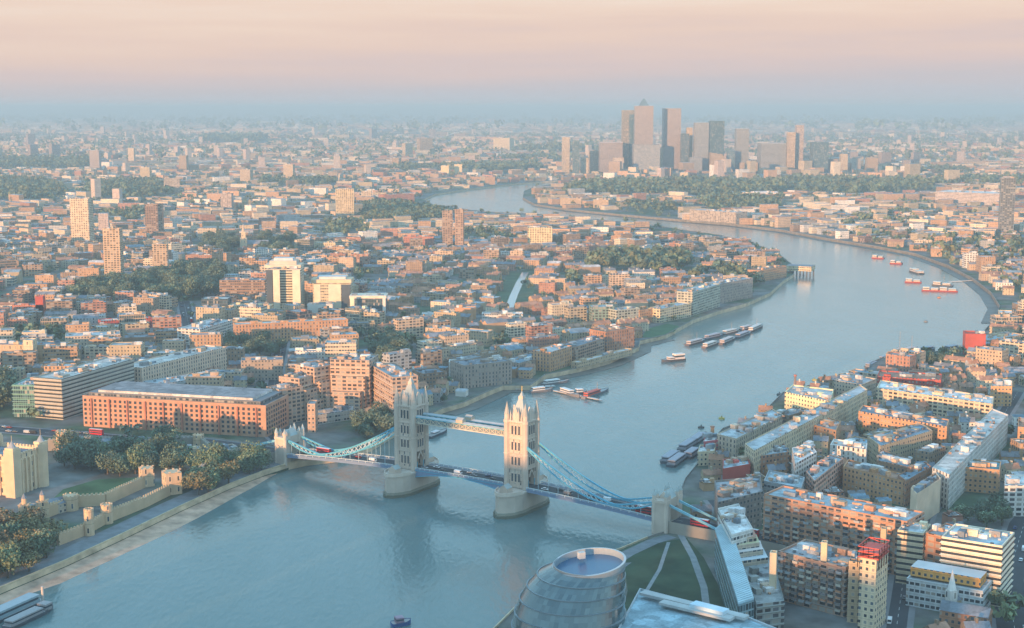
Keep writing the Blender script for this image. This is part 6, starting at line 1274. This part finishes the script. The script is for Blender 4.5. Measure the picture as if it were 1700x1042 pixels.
for s, b, lab, dk in [((1448, 428), (1468, 429), 'small red and white barge furthest up the bend', 1), ((1478, 437), (1498, 438), 'white and red barge second up the bend', 1), ((1514, 450), (1530, 455), 'small grey barge with red hull near the mooring boom', 0), ((1502, 468), (1530, 469), 'red hulled barge with cream hatches left of the barge cluster', 1), ((1530, 482), (1560, 483), 'front red barge of the cluster with cream hatches', 1), ((1558, 483), (1590, 484), 'long red barge at the right of the cluster', 1), ((1548, 473), (1582, 475), 'grey work barge with a crane inside the cluster', 0)]:
    boat(lab, s, b, 12, RED if dk else (.16, .16, .18), (.66, .58, .50), (.4, .3, .28), cabins=((.06, .42, 3.5), (.52, .9, 2.2)), barge=True, mast=14 if 'crane' in lab else 0, name='cargo_barge')
bm = thing('mooring_boom', 'thin pale walkway boom from the bank to the red barge cluster', 'boom', tuple(P(1580, 466, 0))); m = MB(); a, b = P(1570, 468, 1), P(1616, 465, 1); m.bar((a.x, a.y, 1), (b.x, b.y, 1), 2, (.6, .56, .52), h=.8); m.build('walkway', TINT, bm)
for s, b, lab, msk in [((1102, 770), (1128, 752), 'grey houseboat nearest the south bridge tower', 0), ((1112, 776), (1140, 756), 'broad dark houseboat beside the red hoardings', 0), ((1130, 750), (1158, 732), 'pale grey houseboat second from the south bridge tower', 0), ((1150, 738), (1172, 722), 'white houseboat closest to the wharf steps', 0), ((1140, 762), (1160, 748), 'small dark houseboat against the south quay', 0), ((1482, 590), (1502, 582), 'tall masted dark barge off the eastern moorings', 20), ((1500, 586), (1524, 580), 'second masted barge off the eastern moorings', 14), ((1440, 612), (1456, 604), 'small black boat at the western end of the moorings', 0), ((1462, 600), (1486, 594), 'dark garden barge of the eastern moorings', 0), ((1530, 584), (1552, 580), 'low dark barge by the mooring trees', 0), ((1570, 582), (1592, 578), 'low black barge nearest the bright red building', 0)]:
    boat(lab, s, b, 7.5, (.09, .1, .12), (.30, .30, .34) if msk == 0 else (.5, .4, .38), (.2, .2, .2), cabins=((.08, .72, 2.6),), mast=msk, name='houseboat')
for s, b, lab in [((900, 640), (945, 634), 'pale excursion boat at the marina entrance'), ((930, 650), (962, 660), 'slim pale pontoon boat off the marina'), ((955, 654), (974, 652), 'small white boat at the pontoon end'), ((968, 662), (1010, 648), 'long boat with a red cabin at the tip of the pontoon'), ((880, 652), (918, 648), 'white roofed passenger boat along the marina pier')]:
    boat(lab, s, b, 6, (.2, .2, .22), RED if 'red' in lab else (.66, .64, .62), cabins=((.1, .6, 2.6),), mast=9 if 'tip' in lab else 0)
for x, y, lab, c in [(1198, 695, 'yellow mooring barge nearest the long riverside warehouse', (.5, .38, .1)), (1352, 631, 'small yellow buoy beyond the bright yellow wharf house', (.5, .38, .1)), (1294, 655, 'small dark buoy left of the yellow wharf house', (.1, .1, .1)), (1164, 710, 'small black buoy off the grey houseboats', (.08, .08, .08)), (1559, 494, 'orange buoy south of the barge cluster', (.5, .2, .08)), (1537, 534, 'grey buoy in open water below the barge cluster', (.2, .2, .2))]:
    p = P(x, y, 0); t = thing('buoy', lab, 'buoy', (p.x, p.y, 0)); m = MB(); m.cyl(p.x, p.y, -.3, 1.1, 2.6, 10, 2.3, c=c); m.build('float', TINT, t); m = MB(); m.cyl(p.x, p.y, 1.1, 2.6, .5, 8, .3, c=sh(c, .7)); m.build('post', TINT, t)
# marina piers
for a, b, w, lab in [((855, 645), (920, 640), 5, 'pale curved pier along the marina mouth'), ((920, 648), (1000, 664), 3, 'thin pontoon reaching into the river from the marina')]:
    p, q = P(*a, 1.2), P(*b, 1.2); t = thing('pier', lab, 'pier', tuple(p)); m = MB(); m.bar(p, q, w, (.5, .48, .46), h=.6); m.build('deck', TINT, t)
    for k in range(6):
        r_ = p.lerp(q, (k + .5) / 6); m = MB(); m.cyl(r_.x, r_.y, -1, 2.6, .4, 6, c=(.15, .13, .12)); m.build('pile', TINT, t)
p = P(1319, 668); ch_ = thing('chimney_stack', 'dark brick chimney with a reddish top behind the bright yellow wharf house', 'chimney', tuple(p)); m = MB(); m.cyl(p.x, p.y, LAND, LAND + 22, 1.2, 10, .9, c=(.2, .17, .17)); m.build('shaft', TINT, ch_); m = MB(); m.cyl(p.x, p.y, LAND + 22, LAND + 23.4, 1.2, 10, c=(.4, .15, .12)); m.build('cap', TINT, ch_)
p = P(1182, 748); ch_ = thing('chimney_stack', 'orange brick chimney rising beside the red hoarded block', 'chimney', tuple(p)); m = MB(); m.box(p.x, p.y, LAND, LAND + 17, 1.9, 1.9, .3, c=(.52, .28, .15)); m.build('shaft', TINT, ch_); m = MB(); m.box(p.x, p.y, LAND + 17, LAND + 18, 2.3, 2.3, .3, c=(.3, .2, .15)); m.build('cap', TINT, ch_)
p = P(66, 1008, 0); t = thing('pier_post', 'slim pale mooring post behind the pier barge', 'post', tuple(p)); m = MB(); m.cyl(p.x, p.y + 5, -1, 9, .7, 8, c=(.5, .45, .4)); m.build('post', TINT, t)

# ============================================================ vehicles
CARC = [('white', (.75, .75, .75)), ('black', (.03, .03, .035)), ('silver', (.45, .46, .48)), ('grey', (.2, .2, .21)), ('dark blue', (.04, .07, .2)), ('red', (.45, .04, .03))]
WH = MB(); WH.cyl(0, 0, -.13, .13, .36, 10, c=(.02, .02, .02)); _w = WH.build('wheel', TINT); WHEEL = _w.data; bpy.data.objects.remove(_w)
def car_proto(nm, col, kind):
    r = bpy.data.objects.new(kind, None); COL.objects.link(r); m = MB()
    if kind == 'parked_car' or kind == 'car':
        L, W_, H = 4.4, 1.85, .85; m.box(0, 0, .3, H, L, W_, c=col); m.box(0, 0, .3, .55, L + .1, W_ + .04, c=(.05, .05, .05)); m.build('body', CARP, r); c = MB(); c.box(-.15, 0, H, 1.42, 2.5, W_ * .9, c=(.04, .05, .06), ct=col, taper=.8); c.build('cabin', CARP, r); wx, wy = 1.4, .85
    elif kind == 'van':
        m.box(-.3, 0, .4, 2.3, 4.6, 2.0, c=col); m.box(2.3, 0, .4, 1.2, .9, 1.9, c=col); m.build('body', CARP, r); c = MB(); c.box(2.05, 0, 1.2, 2.1, .5, 1.8, c=(.04, .05, .06), taper=.8); c.build('windscreen', CARP, r); wx, wy = 1.7, .95
    else:
        m.box(0, 0, .35, 4.3, 11, 2.5, c=col); m.box(0, 0, 4.3, 4.42, 10.7, 2.3, c=(.6, .6, .6)); m.build('body', CARP, r); wx, wy = 3.6, 1.15
        for z in (1.4, 2.95):
            c = MB(); c.box(0, 0, z, z + .85, 10.4, 2.56, c=(.03, .04, .05)); c.build('window', CARP, r)
    for a in (-1, 1):
        for b in (-1, 1):
            w_ = bpy.data.objects.new('wheel', WHEEL); COL.objects.link(w_); w_.parent = r; w_.location = (a * wx, b * wy, .36); w_.rotation_euler = (R(90), 0, 0); w_.scale = (1, 1, 1) if kind != 'bus' else (1.4, 1.4, 1.4)
    KIDS[(kind, nm)] = [o for o in COL.objects if o.parent == r]; return r
CARP = tinted('vehicle_paint', .3, .02, 1.0); PRO = {}
VEH = []
def veh(kind, nm, x, y, z, an, desc=None):
    col = dict(CARC)[nm] if kind != 'bus' else (.50, .03, .04)
    if (kind, nm) not in PRO:
        PRO[(kind, nm)] = car_proto(nm, col, kind); o = PRO[(kind, nm)]; first = True
    else:
        o = PRO[(kind, nm)].copy(); COL.objects.link(o)
        for ch in KIDS[(kind, nm)]:
            c = ch.copy(); COL.objects.link(c); c.parent = o
    o.location = (x, y, z); o.rotation_euler = (0, 0, an); o['category'] = {'bus': 'bus', 'van': 'van'}.get(kind, 'car'); o['group'] = {'bus': 'red double deck buses', 'van': 'vans on the roads'}.get(kind, 'cars on the roads')
    if desc: o['label'] = desc
    else: VEH.append((o, f"{nm} {'van' if kind == 'van' else 'car'} driving on the road" if kind != 'bus' else 'red double deck bus'))
def on_bridge(kind, nm, u, v, desc): p = BL(u, v); veh(kind, nm, p.x, p.y, deck_z(u) + .02, BA if v < 0 else BA + math.pi, desc)
on_bridge('bus', 'red', -118, 2.6, 'red double deck bus on the north side span behind the near chain'); on_bridge('bus', 'red', 128, -2.6, 'red double deck bus on the south side span beside the abutment tower')
CW_ = ['just south of the north abutment', 'midway on the north side span', 'on the north side span near the tower', 'at the north end of the lifting span', 'left of the middle of the lifting span', 'at the middle of the lifting span', 'right of the middle of the lifting span', 'at the south end of the lifting span', 'just south of the south tower', 'on the upper half of the south side span', 'midway on the south side span', 'on the lower half of the south side span']
for i, (u, k, nm) in enumerate([(-132, 'car', 'black'), (-98, 'car', 'white'), (-72, 'van', 'white'), (-30, 'car', 'silver'), (-16, 'car', 'black'), (-4, 'van', 'white'), (8, 'car', 'grey'), (22, 'car', 'black'), (60, 'car', 'white'), (76, 'van', 'grey'), (92, 'car', 'silver'), (110, 'car', 'dark blue')]): on_bridge(k, nm, u, -2.4, f"{nm} {k} {CW_[i]}, near lane")
for i, (u, k, nm) in enumerate([(-88, 'car', 'red'), (-24, 'car', 'white'), (2, 'car', 'silver'), (16, 'car', 'dark blue'), (30, 'car', 'white'), (68, 'car', 'black'), (100, 'van', 'white')]): on_bridge(k, nm, u, 2.4, f"{nm} {k} in the far lane of the bridge, {['north side span', 'north part of the lifting span', 'middle of the lifting span', 'south part of the lifting span', 'beside the south tower', 'upper south side span', 'lower south side span'][i]}")
def along(pp, n, seed, off=2.6, buses=()):
    w = [P(x, y) for x, y in pp]; rd = random.Random(seed); seg = [(w[i + 1] - w[i]).length for i in range(len(w) - 1)]; T = sum(seg)
    for k in range(n):
        s = (k + rd.uniform(.2, .8)) / n * T; i = 0
        while s > seg[i]: s -= seg[i]; i += 1
        d = (w[i + 1] - w[i]).normalized(); p = w[i] + d * s; sd_ = rd.choice([-1, 1]); nv = Vector((-d.y, d.x, 0)) * off * sd_ * rd.choice([1, 1.0])
        an = math.atan2(d.y, d.x) + (math.pi if sd_ > 0 else 0)
        if k in buses: veh('bus', 'red', p.x + nv.x, p.y + nv.y, LAND + .04, an)
        else: kd = rd.choice(['car', 'car', 'car', 'van']); veh(kd, rd.choice(CARC[:3] if kd == 'van' else CARC)[0], p.x + nv.x, p.y + nv.y, LAND + .04, an)
along([(-20, 708), (0, 712), (130, 722), (300, 738), (420, 745)], 30, 1, 5.5, (12,)); along([(470, 560), (455, 640), (452, 720)], 8, 2); along([(305, 500), (318, 560), (325, 582)], 12, 3, 3.5, (5,)); along([(1225, 1042), (1262, 960), (1215, 880)], 5, 4, 2); along([(1480, 1060), (1500, 960), (1535, 850), (1640, 730)], 12, 5, 2.3); along([(1690, 1060), (1672, 960), (1700, 870)], 9, 6, 4)
q = [BL(SU + t, 0) for t in (14, 34)]
for t, nm in ((22, 'near'), (52, 'far')): p = BL(SU + t, -2.6); veh('bus', 'red', p.x, p.y, 9.7 - (t - 5) * .02 - (.0 if t < 40 else .16), BA, f"red double deck bus at the {nm} end of the south approach viaduct")
name_all(VEH)
bld('slender tan lift tower right of the red scaffolded tower', 1462, 880, 1471, 881, h=31, depth=4, fac='plain', col='tan', rc='pale', name='lift_tower', cat='tower', plant=False)

# ============================================================ the air
hz = MB(); hz.box(0, 59000, -1.0 - 3.0, 280.0, 200000, 150000, 0, c=(1, 1, 1), bottom=True)
hm = bpy.data.materials.new('haze'); hm.use_nodes = True; t = hm.node_tree; t.nodes.clear(); o_ = nn(t, 'ShaderNodeOutputMaterial'); v = nn(t, 'ShaderNodeVolumePrincipled')
v.inputs['Color'].default_value = HAZE_C; v.inputs['Density'].default_value = HAZE_D; v.inputs['Anisotropy'].default_value = 0.0
t.links.new(v.outputs[0], o_.inputs['Volume'])
ho = hz.build('haze', hm); ho['kind'] = 'stuff'; ho['label'] = 'pale blue evening haze over the whole city'
